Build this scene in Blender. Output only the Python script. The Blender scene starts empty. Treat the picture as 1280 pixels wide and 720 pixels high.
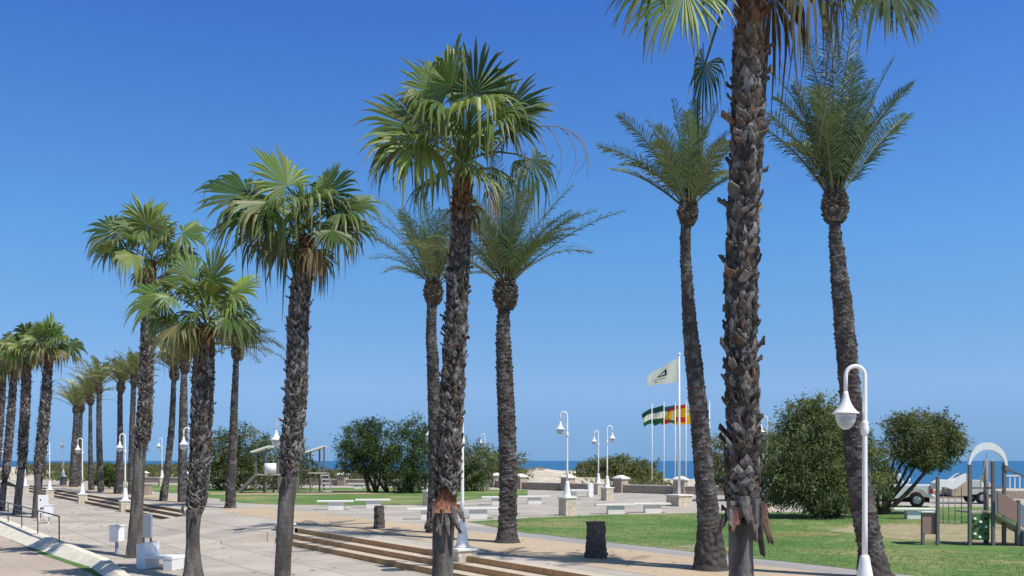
import bpy, bmesh, math, random
from mathutils import Vector, Matrix
R = math.radians
random.seed(7)
rnd = random.random
def ru(a, b): return a + (b - a) * random.random()

SC = bpy.context.scene
COL = SC.collection
F = 1200.0; HZ = 576.0; CH = 2.8          # focal length in photo pixels, horizon row, eye height
TZ = 0.45                                 # level of the upper terrace above the lower plaza

def at(px, py, Y):                        # photo measurement + distance -> real place
    return Vector(((px - 640) * Y / F, Y, CH - (py - HZ) * Y / F))
def gx(px, Y): return (px - 640) * Y / F
def gY(py, z=TZ): return F * (CH - z) / (py - HZ)

O2 = Vector((1.63, 19.6)); U2 = Vector((-.551, .8345)); N2 = Vector((.8345, .551))
def P(s, t):
    p = O2 + U2 * s + N2 * t
    return (p.x, p.y)
ANG_U = math.atan2(.8345, -.551)

# ------------------------------------------------------------------ object helpers
def tag(o, label=None, cat=None, group=None, kind=None):
    if label: o['label'] = label
    if cat: o['category'] = cat
    if group: o['group'] = group
    if kind: o['kind'] = kind
    return o
def thing(name, label, cat, loc, rz=0, group=None):
    o = bpy.data.objects.new(name, None); COL.objects.link(o)
    o.empty_display_size = .2
    o.location = loc; o.rotation_euler = (0, 0, rz)
    return tag(o, label, cat, group)
def copy_thing(root, loc, rz, label, group=None, scale=None):
    r = root.copy(); COL.objects.link(r); r.location = loc; r.rotation_euler = (0, 0, rz)
    r['label'] = label
    if group: r['group'] = group
    if scale: r.scale = scale
    for ch in list(root.children):
        c = ch.copy(); COL.objects.link(c); c.parent = r
        for g in list(ch.children):
            d = g.copy(); COL.objects.link(d); d.parent = c
    return r

class MB:
    def __init__(s): s.v = []; s.f = []; s.m = []; s.c = []; s.s = []
    def vert(s, p): s.v.append((p[0], p[1], p[2])); return len(s.v) - 1
    def face(s, idx, m=0, c=(1, 1, 1), sm=False):
        s.f.append(tuple(idx)); s.m.append(m); s.c.append(c); s.s.append(sm)
    def poly(s, pts, m=0, c=(1, 1, 1), sm=False):
        s.face([s.vert(p) for p in pts], m, c, sm)
    def box(s, cx, cy, z0, sx, sy, sz, rot=0, m=0, c=(1, 1, 1), top=None, taper=1.0):
        ca, sa = math.cos(rot), math.sin(rot)
        b = []
        for z, k in ((z0, 1.0), (z0 + sz, taper)):
            for x, y in ((-1, -1), (1, -1), (1, 1), (-1, 1)):
                X = x * sx / 2 * k; Y = y * sy / 2 * k
                b.append(s.vert((cx + X * ca - Y * sa, cy + X * sa + Y * ca, z)))
        for q in ((0, 3, 2, 1), (0, 1, 5, 4), (1, 2, 6, 5), (2, 3, 7, 6), (3, 0, 4, 7)):
            s.face([b[i] for i in q], m, c)
        s.face([b[i] for i in (4, 5, 6, 7)], m if top is None else top, c)
    def hexa(s, b, m=0, c=(1, 1, 1), top=None):          # 8 points, bottom ring then top ring
        b = [s.vert(p) for p in b]
        for q in ((0, 3, 2, 1), (0, 1, 5, 4), (1, 2, 6, 5), (2, 3, 7, 6), (3, 0, 4, 7)):
            s.face([b[i] for i in q], m, c)
        s.face([b[i] for i in (4, 5, 6, 7)], m if top is None else top, c)
    def bar(s, p, q, w, h=None, m=0, c=(1, 1, 1)):
        h = h or w
        p = Vector(p); q = Vector(q); d = (q - p).normalized()
        up = Vector((0, 0, 1)) if abs(d.z) < .9 else Vector((0, 1, 0))
        a = d.cross(up).normalized() * w / 2; b = d.cross(a).normalized() * h / 2
        s.hexa([p - a - b, p + a - b, p + a + b, p - a + b, q - a - b, q + a - b, q + a + b, q - a + b], m, c)
    def tube(s, pts, rad, n=8, m=0, c=(1, 1, 1), cap=True, sm=True):
        pts = [Vector(p) for p in pts]
        if not isinstance(rad, (list, tuple)): rad = [rad] * len(pts)
        rings = []; a = None
        for i, p in enumerate(pts):
            d = (pts[min(i + 1, len(pts) - 1)] - pts[max(i - 1, 0)])
            if d.length < 1e-9: d = Vector((0, 0, 1))
            d.normalize()
            if a is None:
                a = d.orthogonal().normalized()
            else:
                a = a - d * a.dot(d)
                a = a.normalized() if a.length > 1e-6 else d.orthogonal().normalized()
            b = d.cross(a)
            rings.append([s.vert(p + (a * math.cos(2 * math.pi * k / n) + b * math.sin(2 * math.pi * k / n)) * rad[i]) for k in range(n)])
        for i in range(len(rings) - 1):
            for k in range(n):
                s.face((rings[i][k], rings[i][(k + 1) % n], rings[i + 1][(k + 1) % n], rings[i + 1][k]), m, c, sm)
        if cap:
            s.face(rings[0][::-1], m, c); s.face(rings[-1], m, c)
    def lathe(s, prof, cx=0, cy=0, n=16, m=0, c=(1, 1, 1), sm=True, cap=True):
        rings = [[s.vert((cx + r * math.cos(2 * math.pi * k / n), cy + r * math.sin(2 * math.pi * k / n), z)) for k in range(n)] for r, z in prof]
        for i in range(len(rings) - 1):
            for k in range(n):
                s.face((rings[i][k], rings[i][(k + 1) % n], rings[i + 1][(k + 1) % n], rings[i + 1][k]), m, c, sm)
        if cap:
            s.face(rings[0][::-1], m, c); s.face(rings[-1], m, c)
    def prism(s, outline, y0, y1, m=0, c=(1, 1, 1), sm=False):       # outline in x,z pushed along y
        a = [s.vert((x, y0, z)) for x, z in outline]; b = [s.vert((x, y1, z)) for x, z in outline]
        n = len(a)
        s.face(a, m, c); s.face(b[::-1], m, c)
        for i in range(n): s.face((a[(i + 1) % n], a[i], b[i], b[(i + 1) % n]), m, c, sm)
    def build(s, name, mats, parent=None, bevel=0, seg=1, fix=False):
        me = bpy.data.meshes.new(name)
        me.from_pydata(s.v, [], s.f)
        if not isinstance(mats, (list, tuple)): mats = [mats]
        for x in mats: me.materials.append(x)
        me.polygons.foreach_set('material_index', s.m)
        me.polygons.foreach_set('use_smooth', s.s)
        at_ = me.color_attributes.new('col', 'FLOAT_COLOR', 'CORNER')
        buf = []
        for f, c in zip(s.f, s.c): buf += [c[0], c[1], c[2], 1.0] * len(f)
        at_.data.foreach_set('color', buf)
        if bevel or fix:
            bm = bmesh.new(); bm.from_mesh(me)
            if fix: bmesh.ops.recalc_face_normals(bm, faces=bm.faces)
            if bevel:
                bmesh.ops.bevel(bm, geom=[e for e in bm.edges if len(e.link_faces) == 2 and e.calc_face_angle(0) > .5], offset=bevel, segments=seg, affect='EDGES', profile=.6)
            bm.to_mesh(me); bm.free()
        me.update()
        o = bpy.data.objects.new(name, me); COL.objects.link(o)
        if parent: o.parent = parent
        return o

def sheet(name, pts, z, mat, label=None):
    bm = bmesh.new()
    f = bm.faces.new([bm.verts.new((p[0], p[1], z)) for p in pts])
    bm.normal_update()
    if f.normal.z < 0: f.normal_flip()
    bmesh.ops.triangulate(bm, faces=[f])
    me = bpy.data.meshes.new(name); bm.to_mesh(me); bm.free()
    me.materials.append(mat)
    o = bpy.data.objects.new(name, me); COL.objects.link(o)
    return tag(o, label, None, None, 'structure')

# ------------------------------------------------------------------ materials
def newmat(name):
    m = bpy.data.materials.new(name); m.use_nodes = True
    nt = m.node_tree; b = nt.nodes['Principled BSDF']
    return m, nt, b
def N(nt, t, **k):
    n = nt.nodes.new(t)
    for a, v in k.items():
        if a in n.inputs.keys(): n.inputs[a].default_value = v
        else: setattr(n, a, v)
    return n
def ramp(nt, stops):
    r = nt.nodes.new('ShaderNodeValToRGB')
    e = r.color_ramp.elements
    while len(e) < len(stops): e.new(.5)
    for x, (p, c) in zip(e, stops):
        x.position = p; x.color = (c[0], c[1], c[2], 1)
    return r
def world_pos(nt): return nt.nodes.new('ShaderNodeNewGeometry').outputs['Position']
def plain(name, c, rough=.6, var=.12, scale=6, metal=0, spec=.4, bump=0, coat=0):
    m, nt, b = newmat(name)
    tc = nt.nodes.new('ShaderNodeTexCoord')
    n = N(nt, 'ShaderNodeTexNoise', Scale=scale, Detail=6, Roughness=.65)
    nt.links.new(tc.outputs['Object'], n.inputs['Vector'])
    r = ramp(nt, [(.3, [x * (1 - var) for x in c]), (.7, [min(1, x * (1 + var)) for x in c])])
    nt.links.new(n.outputs['Fac'], r.inputs[0]); nt.links.new(r.outputs[0], b.inputs['Base Color'])
    b.inputs['Roughness'].default_value = rough; b.inputs['Metallic'].default_value = metal
    b.inputs['Specular IOR Level'].default_value = spec; b.inputs['Coat Weight'].default_value = coat
    if bump:
        bp = N(nt, 'ShaderNodeBump', Strength=bump, Distance=.02)
        nt.links.new(n.outputs['Fac'], bp.inputs['Height']); nt.links.new(bp.outputs[0], b.inputs['Normal'])
    return m
def attr_mat(name, rough=.6, transl=0.0, spec=.35, noise=0, nscale=20, bump=0):
    m, nt, b = newmat(name)
    a = nt.nodes.new('ShaderNodeVertexColor'); a.layer_name = 'col'
    src = a.outputs['Color']
    if noise:
        tc = nt.nodes.new('ShaderNodeTexCoord')
        n = N(nt, 'ShaderNodeTexNoise', Scale=nscale, Detail=5, Roughness=.7)
        mp = N(nt, 'ShaderNodeMapping'); mp.inputs['Scale'].default_value = (1, 1, .35)
        nt.links.new(tc.outputs['Object'], mp.inputs[0]); nt.links.new(mp.outputs[0], n.inputs['Vector'])
        r = ramp(nt, [(.25, (1 - noise,) * 3), (.75, (1 + noise,) * 3)])
        mx = N(nt, 'ShaderNodeMix', data_type='RGBA', blend_type='MULTIPLY'); mx.inputs[0].default_value = 1
        nt.links.new(n.outputs['Fac'], r.inputs[0]); nt.links.new(src, mx.inputs[6]); nt.links.new(r.outputs[0], mx.inputs[7])
        src = mx.outputs[2]
        if bump:
            bp = N(nt, 'ShaderNodeBump', Strength=bump, Distance=.03)
            nt.links.new(n.outputs['Fac'], bp.inputs['Height']); nt.links.new(bp.outputs[0], b.inputs['Normal'])
    nt.links.new(src, b.inputs['Base Color'])
    b.inputs['Roughness'].default_value = rough; b.inputs['Specular IOR Level'].default_value = spec
    if transl:
        t = nt.nodes.new('ShaderNodeBsdfTranslucent'); mix = nt.nodes.new('ShaderNodeMixShader'); mix.inputs[0].default_value = transl
        g = N(nt, 'ShaderNodeMix', data_type='RGBA', blend_type='MULTIPLY'); g.inputs[0].default_value = 1
        g.inputs[7].default_value = (1.25, 1.2, .6, 1)
        nt.links.new(src, g.inputs[6]); nt.links.new(g.outputs[2], t.inputs[0])
        nt.links.new(b.outputs[0], mix.inputs[1]); nt.links.new(t.outputs[0], mix.inputs[2])
        nt.links.new(mix.outputs[0], nt.nodes['Material Output'].inputs[0])
    return m
def paving(name, c1, c2, joint, sx, sy, rot, jw=.012, stain=.16, rough=.8):
    m, nt, b = newmat(name)
    pos = world_pos(nt)
    mp = N(nt, 'ShaderNodeMapping'); mp.inputs['Rotation'].default_value = (0, 0, -rot)
    nt.links.new(pos, mp.inputs[0])
    bk = N(nt, 'ShaderNodeTexBrick', Scale=1.0)
    bk.inputs['Color1'].default_value = (*c1, 1); bk.inputs['Color2'].default_value = (*c2, 1); bk.inputs['Mortar'].default_value = (*joint, 1)
    bk.inputs['Mortar Size'].default_value = jw; bk.inputs['Brick Width'].default_value = sx; bk.inputs['Row Height'].default_value = sy
    bk.inputs['Mortar Smooth'].default_value = .3; bk.offset = .5
    nt.links.new(mp.outputs[0], bk.inputs['Vector'])
    n1 = N(nt, 'ShaderNodeTexNoise', Scale=.35, Detail=7, Roughness=.65); nt.links.new(pos, n1.inputs['Vector'])
    n2 = N(nt, 'ShaderNodeTexNoise', Scale=9, Detail=5, Roughness=.7); nt.links.new(pos, n2.inputs['Vector'])
    r1 = ramp(nt, [(.3, (1 - stain,) * 3), (.65, (1 + stain * .5,) * 3)]); nt.links.new(n1.outputs['Fac'], r1.inputs[0])
    r2 = ramp(nt, [(.3, (.9,) * 3), (.7, (1.08,) * 3)]); nt.links.new(n2.outputs['Fac'], r2.inputs[0])
    a = N(nt, 'ShaderNodeMix', data_type='RGBA', blend_type='MULTIPLY'); a.inputs[0].default_value = 1
    a2 = N(nt, 'ShaderNodeMix', data_type='RGBA', blend_type='MULTIPLY'); a2.inputs[0].default_value = 1
    nt.links.new(bk.outputs['Color'], a.inputs[6]); nt.links.new(r1.outputs[0], a.inputs[7])
    nt.links.new(a.outputs[2], a2.inputs[6]); nt.links.new(r2.outputs[0], a2.inputs[7])
    nt.links.new(a2.outputs[2], b.inputs['Base Color'])
    b.inputs['Roughness'].default_value = rough; b.inputs['Specular IOR Level'].default_value = .2
    bp = N(nt, 'ShaderNodeBump', Strength=.25, Distance=.01); nt.links.new(n2.outputs['Fac'], bp.inputs['Height']); nt.links.new(bp.outputs[0], b.inputs['Normal'])
    return m
def ground_mix(name, cols, scales=(.25, 3, 30), rough=.95, bump=.4, dist=.04):
    m, nt, b = newmat(name)
    pos = world_pos(nt)
    ns = []
    for s in scales:
        n = N(nt, 'ShaderNodeTexNoise', Scale=s, Detail=6, Roughness=.65); nt.links.new(pos, n.inputs['Vector']); ns.append(n)
    r1 = ramp(nt, [(.36, cols[0]), (.5, cols[1]), (.63, cols[2])]); nt.links.new(ns[0].outputs['Fac'], r1.inputs[0])
    src = r1.outputs[0]
    for n, k in ((ns[1], .22), (ns[2], .3)):
        r = ramp(nt, [(.3, (1 - k,) * 3), (.7, (1 + k,) * 3)]); nt.links.new(n.outputs['Fac'], r.inputs[0])
        a = N(nt, 'ShaderNodeMix', data_type='RGBA', blend_type='MULTIPLY'); a.inputs[0].default_value = 1
        nt.links.new(src, a.inputs[6]); nt.links.new(r.outputs[0], a.inputs[7]); src = a.outputs[2]
    nt.links.new(src, b.inputs['Base Color'])
    b.inputs['Roughness'].default_value = rough; b.inputs['Specular IOR Level'].default_value = .1
    bp = N(nt, 'ShaderNodeBump', Strength=bump, Distance=dist); nt.links.new(ns[2].outputs['Fac'], bp.inputs['Height']); nt.links.new(bp.outputs[0], b.inputs['Normal'])
    return m

M_plaza = paving('plaza_paving', (.49, .435, .372), (.445, .395, .34), (.25, .22, .19), 3.2, 1.6, ANG_U, .026, .26)
M_terr = paving('terrace_paving', (.465, .42, .362), (.44, .395, .345), (.32, .285, .25), 1.2, .6, ANG_U, .014, .24)
M_ochre = paving('ochre_paving', (.53, .415, .29), (.50, .39, .275), (.40, .32, .23), .4, .4, ANG_U, .01, .12)
M_grey = paving('grey_kerb_paving', (.36, .34, .325), (.335, .32, .305), (.24, .23, .22), .8, .5, ANG_U, .012)
M_path = paving('pink_path_paving', (.46, .38, .31), (.44, .36, .30), (.34, .29, .24), 1.0, .5, ANG_U, .01, .12)
M_lawn = ground_mix('lawn_grass', [(.09, .18, .05), (.135, .22, .07), (.27, .27, .12)], (.22, 2.2, 26))
M_bare = ground_mix('bare_sandy_soil', [(.24, .235, .115), (.37, .31, .20), (.31, .27, .15)], (.5, 3, 25))
M_sand = ground_mix('dune_sand', [(.50, .43, .33), (.58, .51, .41), (.64, .575, .47)], (.12, 1.2, 9), bump=.6, dist=.15)
M_turf = ground_mix('green_strip_grass', [(.07, .15, .04), (.10, .19, .055), (.13, .2, .07)], (.5, 4, 30))
M_white = plain('white_paint', (.83, .82, .79), .45, .06, 5, spec=.4, bump=.1)
M_wall = plain('whitewashed_wall', (.74, .68, .55), .8, .16, 2.2, spec=.2, bump=.4)
M_conc = plain('pale_concrete', (.74, .715, .66), .75, .1, 4, spec=.25, bump=.2)
M_tread = plain('pale_stone_tread', (.55, .475, .375), .75, .12, 3, spec=.25, bump=.2)
def brickm(name, c1, c2, mo, w, h, jw=.008):
    m, nt, b = newmat(name)
    tc = nt.nodes.new('ShaderNodeTexCoord')
    mp = N(nt, 'ShaderNodeMapping'); mp.inputs['Rotation'].default_value = (R(90), 0, 0)
    sep = nt.nodes.new('ShaderNodeSeparateXYZ'); cb = nt.nodes.new('ShaderNodeCombineXYZ'); ad = N(nt, 'ShaderNodeMath', operation='ADD')
    nt.links.new(tc.outputs['Object'], sep.inputs[0]); nt.links.new(sep.outputs[0], ad.inputs[0]); nt.links.new(sep.outputs[1], ad.inputs[1])
    nt.links.new(ad.outputs[0], cb.inputs[0]); nt.links.new(sep.outputs[2], cb.inputs[1])
    bk = N(nt, 'ShaderNodeTexBrick', Scale=1.0)
    bk.inputs['Color1'].default_value = (*c1, 1); bk.inputs['Color2'].default_value = (*c2, 1); bk.inputs['Mortar'].default_value = (*mo, 1)
    bk.inputs['Mortar Size'].default_value = jw; bk.inputs['Brick Width'].default_value = w; bk.inputs['Row Height'].default_value = h
    nt.links.new(cb.outputs[0], bk.inputs['Vector'])
    n = N(nt, 'ShaderNodeTexNoise', Scale=7, Detail=6); nt.links.new(tc.outputs['Object'], n.inputs['Vector'])
    r = ramp(nt, [(.3, (.8,) * 3), (.7, (1.15,) * 3)]); nt.links.new(n.outputs['Fac'], r.inputs[0])
    a = N(nt, 'ShaderNodeMix', data_type='RGBA', blend_type='MULTIPLY'); a.inputs[0].default_value = 1
    nt.links.new(bk.outputs['Color'], a.inputs[6]); nt.links.new(r.outputs[0], a.inputs[7]); nt.links.new(a.outputs[2], b.inputs['Base Color'])
    b.inputs['Roughness'].default_value = .8; b.inputs['Specular IOR Level'].default_value = .2
    return m
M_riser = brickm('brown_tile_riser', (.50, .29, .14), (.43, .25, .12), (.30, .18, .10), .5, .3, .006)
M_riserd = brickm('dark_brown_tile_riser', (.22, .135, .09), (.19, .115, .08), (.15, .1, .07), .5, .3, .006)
M_stone = brickm('cream_stone_blocks', (.62, .53, .40), (.56, .48, .36), (.42, .36, .28), .28, .2, .01)
M_seaw = brickm('beige_wall_blocks', (.40, .32, .25), (.36, .29, .23), (.28, .23, .19), .8, .3, .01)
M_dark = plain('dark_metal', (.07, .075, .08), .45, .15, 8, spec=.5)
M_post = plain('grey_brown_post', (.16, .145, .135), .55, .12, 8, spec=.4)
M_brown = plain('brown_play_panel', (.30, .185, .145), .55, .08, 4)
M_blue = plain('blue_grey_play_panel', (.17, .21, .28), .55, .08, 4)
M_greenp = plain('green_climbing_panel', (.085, .17, .05), .5, .1, 5)
M_deck = plain('tan_deck', (.5, .43, .34), .75, .1, 5)
M_black = plain('black_rubber', (.02, .02, .022), .8, .1, 9, spec=.2)
M_car = plain('white_car_paint', (.82, .82, .81), .3, .02, 2, spec=.5, coat=.6)
M_silver = plain('silver_car_paint', (.50, .49, .47), .35, .03, 2, spec=.5, coat=.5)
M_tan = plain('tan_canvas', (.42, .34, .24), .85, .1, 5)
M_cglass = plain('dark_car_glass', (.03, .04, .045), .08, .05, 3, spec=.6)
M_red = plain('red_lamp_plastic', (.45, .03, .03), .25, .05, 5, spec=.5)
M_rope = plain('grey_rope', (.28, .27, .26), .85, .1, 20)
M_greyb = plain('grey_blue_panel', (.30, .33, .36), .5, .06, 4)
M_sign = attr_mat('printed_panel', .5)
M_flag = attr_mat('flag_cloth', .8, .5, .1)
M_leaf = attr_mat('palm_leaf', .46, .3, .4)
M_feather = attr_mat('feather_leaf', .36, .2, .6)
M_tree = attr_mat('tree_foliage', .6, .42, .25)
M_boot = attr_mat('old_leaf_base_fibre', .85, 0, .15, .35, 30, .5)
M_bark = attr_mat('palm_bark', .9, 0, .12, .3, 14, .5)
M_shaved = attr_mat('shaved_palm_stem', .9, 0, .12, .38, 16, .7)
M_wood = plain('tamarisk_bark', (.10, .075, .055), .9, .3, 12, spec=.1, bump=.6)
def glassm():
    m, nt, b = newmat('frosted_lamp_glass')
    b.inputs['Base Color'].default_value = (.74, .76, .77, 1); b.inputs['Roughness'].default_value = .35
    b.inputs['Transmission Weight'].default_value = .55; b.inputs['IOR'].default_value = 1.1
    return m
M_glass = glassm()
def seam():
    m, nt, b = newmat('sea_water')
    pos = world_pos(nt)
    mp = N(nt, 'ShaderNodeMapping'); mp.inputs['Scale'].default_value = (.02, .16, 1); nt.links.new(pos, mp.inputs[0])
    n = N(nt, 'ShaderNodeTexNoise', Scale=1, Detail=8, Roughness=.6); nt.links.new(mp.outputs[0], n.inputs['Vector'])
    r = ramp(nt, [(.3, (.03, .125, .27)), (.7, (.05, .17, .34))]); nt.links.new(n.outputs['Fac'], r.inputs[0])
    nt.links.new(r.outputs[0], b.inputs['Base Color'])
    b.inputs['Roughness'].default_value = .6; b.inputs['Specular IOR Level'].default_value = .03
    bp = N(nt, 'ShaderNodeBump', Strength=.8, Distance=.6); nt.links.new(n.outputs['Fac'], bp.inputs['Height']); nt.links.new(bp.outputs[0], b.inputs['Normal'])
    return m
M_sea = seam()

# ------------------------------------------------------------------ camera, sun, sky
cam = bpy.data.cameras.new('camera'); co = bpy.data.objects.new('camera', cam); COL.objects.link(co)
co.location = (0, 0, CH); co.rotation_euler = (R(90), 0, 0)
cam.sensor_width = 36; cam.lens = F / 1280 * 36; cam.shift_y = (HZ - 360) / 1280
cam.clip_start = .1; cam.clip_end = 80000
SC.camera = co
SUN_EL = 57.0; SUN_DIR = Vector((.78, -.62, 0)).normalized()
sd = bpy.data.lights.new('sun', 'SUN'); so = bpy.data.objects.new('sun', sd); COL.objects.link(so)
sd.energy = 4.9; sd.angle = R(.53); sd.color = (1.0, .955, .88)
v = Vector((SUN_DIR.x * math.cos(R(SUN_EL)), SUN_DIR.y * math.cos(R(SUN_EL)), math.sin(R(SUN_EL))))
so.rotation_euler = v.to_track_quat('Z', 'Y').to_euler(); so.location = (20, -10, 40)
w = bpy.data.worlds.new('World'); SC.world = w; w.use_nodes = True
nt = w.node_tree; bg = nt.nodes['Background']
sky = nt.nodes.new('ShaderNodeTexSky'); sky.sky_type = 'NISHITA'; sky.sun_disc = False
sky.sun_elevation = R(SUN_EL); sky.sun_rotation = math.atan2(SUN_DIR.x, SUN_DIR.y)
sky.air_density = 1.0; sky.dust_density = .0; sky.ozone_density = 6.0; sky.altitude = 0
tcw = nt.nodes.new('ShaderNodeTexCoord'); lift = N(nt, 'ShaderNodeMapping'); lift.inputs['Location'].default_value = (0, 0, .2)
nrm_ = N(nt, 'ShaderNodeVectorMath', operation='NORMALIZE')
nt.links.new(tcw.outputs['Generated'], lift.inputs[0]); nt.links.new(lift.outputs[0], nrm_.inputs[0]); nt.links.new(nrm_.outputs[0], sky.inputs[0])
sz = nt.nodes.new('ShaderNodeSeparateXYZ'); nt.links.new(tcw.outputs['Generated'], sz.inputs[0])
tint = ramp(nt, [(0.0, (.53, .565, .57)), (.075, (.86, .85, .79)), (.22, (.59, .89, .97)), (.45, (.32, .56, .97)), (.62, (.62, .52, .37))])
nt.links.new(sz.outputs[2], tint.inputs[0])
tv = N(nt, 'ShaderNodeVectorMath', operation='SCALE'); tv.inputs['Scale'].default_value = 1.4
mu = N(nt, 'ShaderNodeVectorMath', operation='MULTIPLY')
nt.links.new(tint.outputs[0], tv.inputs[0]); nt.links.new(tv.outputs[0], mu.inputs[0]); nt.links.new(sky.outputs[0], mu.inputs[1])
nt.links.new(mu.outputs[0], bg.inputs[0]); bg.inputs[1].default_value = .15
SC.view_settings.view_transform = 'Standard'; SC.view_settings.look = 'None'
SC.view_settings.exposure = 0; SC.view_settings.gamma = 1
SC.render.engine = 'CYCLES'
SC.cycles.max_bounces = 6; SC.cycles.transparent_max_bounces = 6

# ------------------------------------------------------------------ ground and water
WALL = [(-75, 126), (-40, 104), (-16, 91), (-8.8, 88), (-1.4, 85), (.7, 79.4), (11.75, 67), (20, 62.5), (60, 56)]
def wallY(x):
    if x <= WALL[0][0]: return WALL[0][1]
    for (a, b), (c, d) in zip(WALL, WALL[1:]):
        if x <= c: return b + (d - b) * (x - a) / (c - a)
    return WALL[-1][1]
sheet('sea', [(-40000, 170), (40000, 170), (40000, 70000), (-40000, 70000)], -4.0, M_sea)
KERB = [(-8.0, 21.0), (-11.1, 26.4), (-15.9, 33.0), (-23.1, 43.4), (-36, 62), (-60, 97)]       # low white wall
sheet('ground', [(-300, -60), (200, -60), (200, 55), (20, 61), (0, 78), (-40, 102), (-300, 200)], -.9, M_bare)
sheet('lower_plaza', [(14, -20), P(-40, .1), P(120, .1), (-90, 140), (-60.1, 97), (-36.1, 62), (-23.2, 43.4), (-16, 33), (-11.2, 26.4), (-8.1, 21), (-2, 6), (-2, -20)], 0, M_plaza)
path_front = [(-24.8, 43.6), (-17.4, 33.0), (-14.3, 28.6), (-12.6, 25.4)]
sheet('path', [(-2.1, -20), (-2.1, 6), (-8.2, 20.6), (-11.4, 26.2), (-16.2, 33), (-23.4, 43.6), (-36.3, 62), (-60.3, 97), (-90.2, 140), (-140, 140), (-80, -20)], -.10, M_path)
sheet('grass_strip', [(-18.5, 35.4), (-16.7, 33.4), (-14.6, 30.4), (-11.9, 27.2), (-10.7, 25.4), (-8.3, 20.5), (-9.0, 20.5), (-10.35, 24.0), (-12.0, 26.4), (-14.5, 29.6)], -.094, M_turf)
terr_poly = [P(-40, .02), P(120, .02)] + WALL + [(60, -20)]
sheet('terrace', terr_poly, TZ, M_terr)
# grounds in front of the terrace edge where the ramp rises between the two flights
m = MB()
a0, a1, b0, b1 = P(16.8, -3.4), P(28.3, -3.4), P(28.3, .02), P(16.8, .02)
m.hexa([(a0[0], a0[1], -.02), (a1[0], a1[1], -.02), (b1[0] * 0 + b0[0], b0[1], -.02), (b1[0], b1[1], -.02),
        (a0[0], a0[1], .003), (a1[0], a1[1], .003), (b0[0], b0[1], TZ + .003), (b1[0], b1[1], TZ + .003)])
tag(m.build('ramp', M_plaza, fix=True), kind='structure')
sheet('ochre_paving', [P(-30, 1.1), P(30, 1.1), P(33, 4.4), P(-30, 4.4)], TZ + .004, M_ochre)
sheet('ochre_paving', [P(41, 1.3), P(90, 1.3), P(90, 3.6), P(41, 3.6)], TZ + .004, M_ochre)
sheet('grey_path', [P(-30, 4.402), P(14, 4.402), P(14, 5.6), P(-30, 5.6)], TZ + .004, M_grey)
def jag(pts, amp=.12, step=.8):
    out = []
    n = len(pts)
    for i in range(n):
        a = Vector(pts[i]); b = Vector(pts[(i + 1) % n]); k = max(1, min(60, int((b - a).length / step)))
        for j in range(k):
            p = a.lerp(b, j / k); out.append((p.x + ru(-amp, amp), p.y + ru(-amp, amp)))
    return out
def lawn(pts):
    return sheet('lawn', jag(pts, .07, 1.0), TZ + .012, M_lawn)
lawn([(-1.7, 37), (-.6, 34.2), P(10.5, 5.5), P(4.6, 5.4), P(-1.5, 5.5), P(-8, 5.5), P(-16, 5.5), (40, 14), (40, 48.5), (19.5, 49), (13.2, 44), (9.4, 43.2), (4.2, 41.8), (1.7, 40)])
lawn([P(44, 5.5), P(76, 5.6), (-36, 96), (-24.7, 85), (-10, 82), (1.3, 76.5), (1.0, 64), (-1.5, 60.5), (-4.7, 51.5), (-9.2, 50.4), (-13.5, 52), (-17, 56)])
sheet('bare_soil', jag([(10.6, 32.2), (12.2, 34.8), (15, 35.5), (20, 34.5), (26, 30), (22, 24), (17.5, 24.4), (14.2, 25.6), (12.2, 27.8), (11, 30)], .3, .7), TZ + .018, M_bare)
sheet('bare_soil', jag([(7.6, 30.2), (8.4, 31.2), (10.2, 31.6), (10.4, 30.4), (9, 29.6)], .2, .4), TZ + .018, ground_mix('dry_grass', [(.17, .2, .06), (.24, .23, .09), (.3, .26, .12)], (.8, 4, 26)))
sheet('bare_soil', jag([(4.3, 25.9), (5.0, 26.6), (6.0, 25.6), (5.4, 24.6)], .12, .3), TZ + .018, M_bare)
sheet('bare_soil', jag([(-22, 70), (-14, 74), (-7, 71), (-9, 67), (-15, 65.5), (-21, 66)], .3, 1), TZ + .018, M_bare)

RIDGE = [(-200, 1.2), (-80, 1.55), (-58, 1.5), (-36, 1.2), (-20, .55), (-4, .6), (1, 1.35), (3, 1.85), (5.5, 1.4), (10, 1.3), (15, .7), (20, .45), (30, -.1), (60, -.6), (200, -.6)]
def rid(x):
    for (a, b), (c, d) in zip(RIDGE, RIDGE[1:]):
        if x <= c:
            t = max(0, min(1, (x - a) / (c - a))); t = t * t * (3 - 2 * t)
            return b + (d - b) * t
    return 0
from mathutils import noise as mn
def duneZ(x, y):
    d = y - wallY(x)
    if d < -.5: return -.7
    xr = x * 110 / max(y, 50)
    r = rid(xr)
    if d < 4: z = .25 + .1 * d / 4
    elif d < 30:
        t = (d - 4) / 26; z = .35 + (r - .35) * (1 - (1 - t) ** 2)
    elif d < 60: z = r
    else: z = r - (d - 60) * .09
    k = min(1, max(0, d / 8))
    z += k * (.28 * mn.noise(Vector((x * .12, y * .12, 3))) + .13 * mn.noise(Vector((x * .5, y * .5, 9))))
    return max(z, -5)
m = MB()
nx, ny = 260, 90
xs = [-170 + 300 * i / nx for i in range(nx + 1)]; ys = [55 + 165 * (j / ny) ** 1.3 for j in range(ny + 1)]
idx = [[m.vert((x, y, duneZ(x, y))) for x in xs] for y in ys]
for j in range(ny):
    for i in range(nx):
        m.face((idx[j][i], idx[j][i + 1], idx[j + 1][i + 1], idx[j + 1][i]), 0, (1, 1, 1), True)
tag(m.build('beach_dunes', M_sand), kind='structure')

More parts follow.
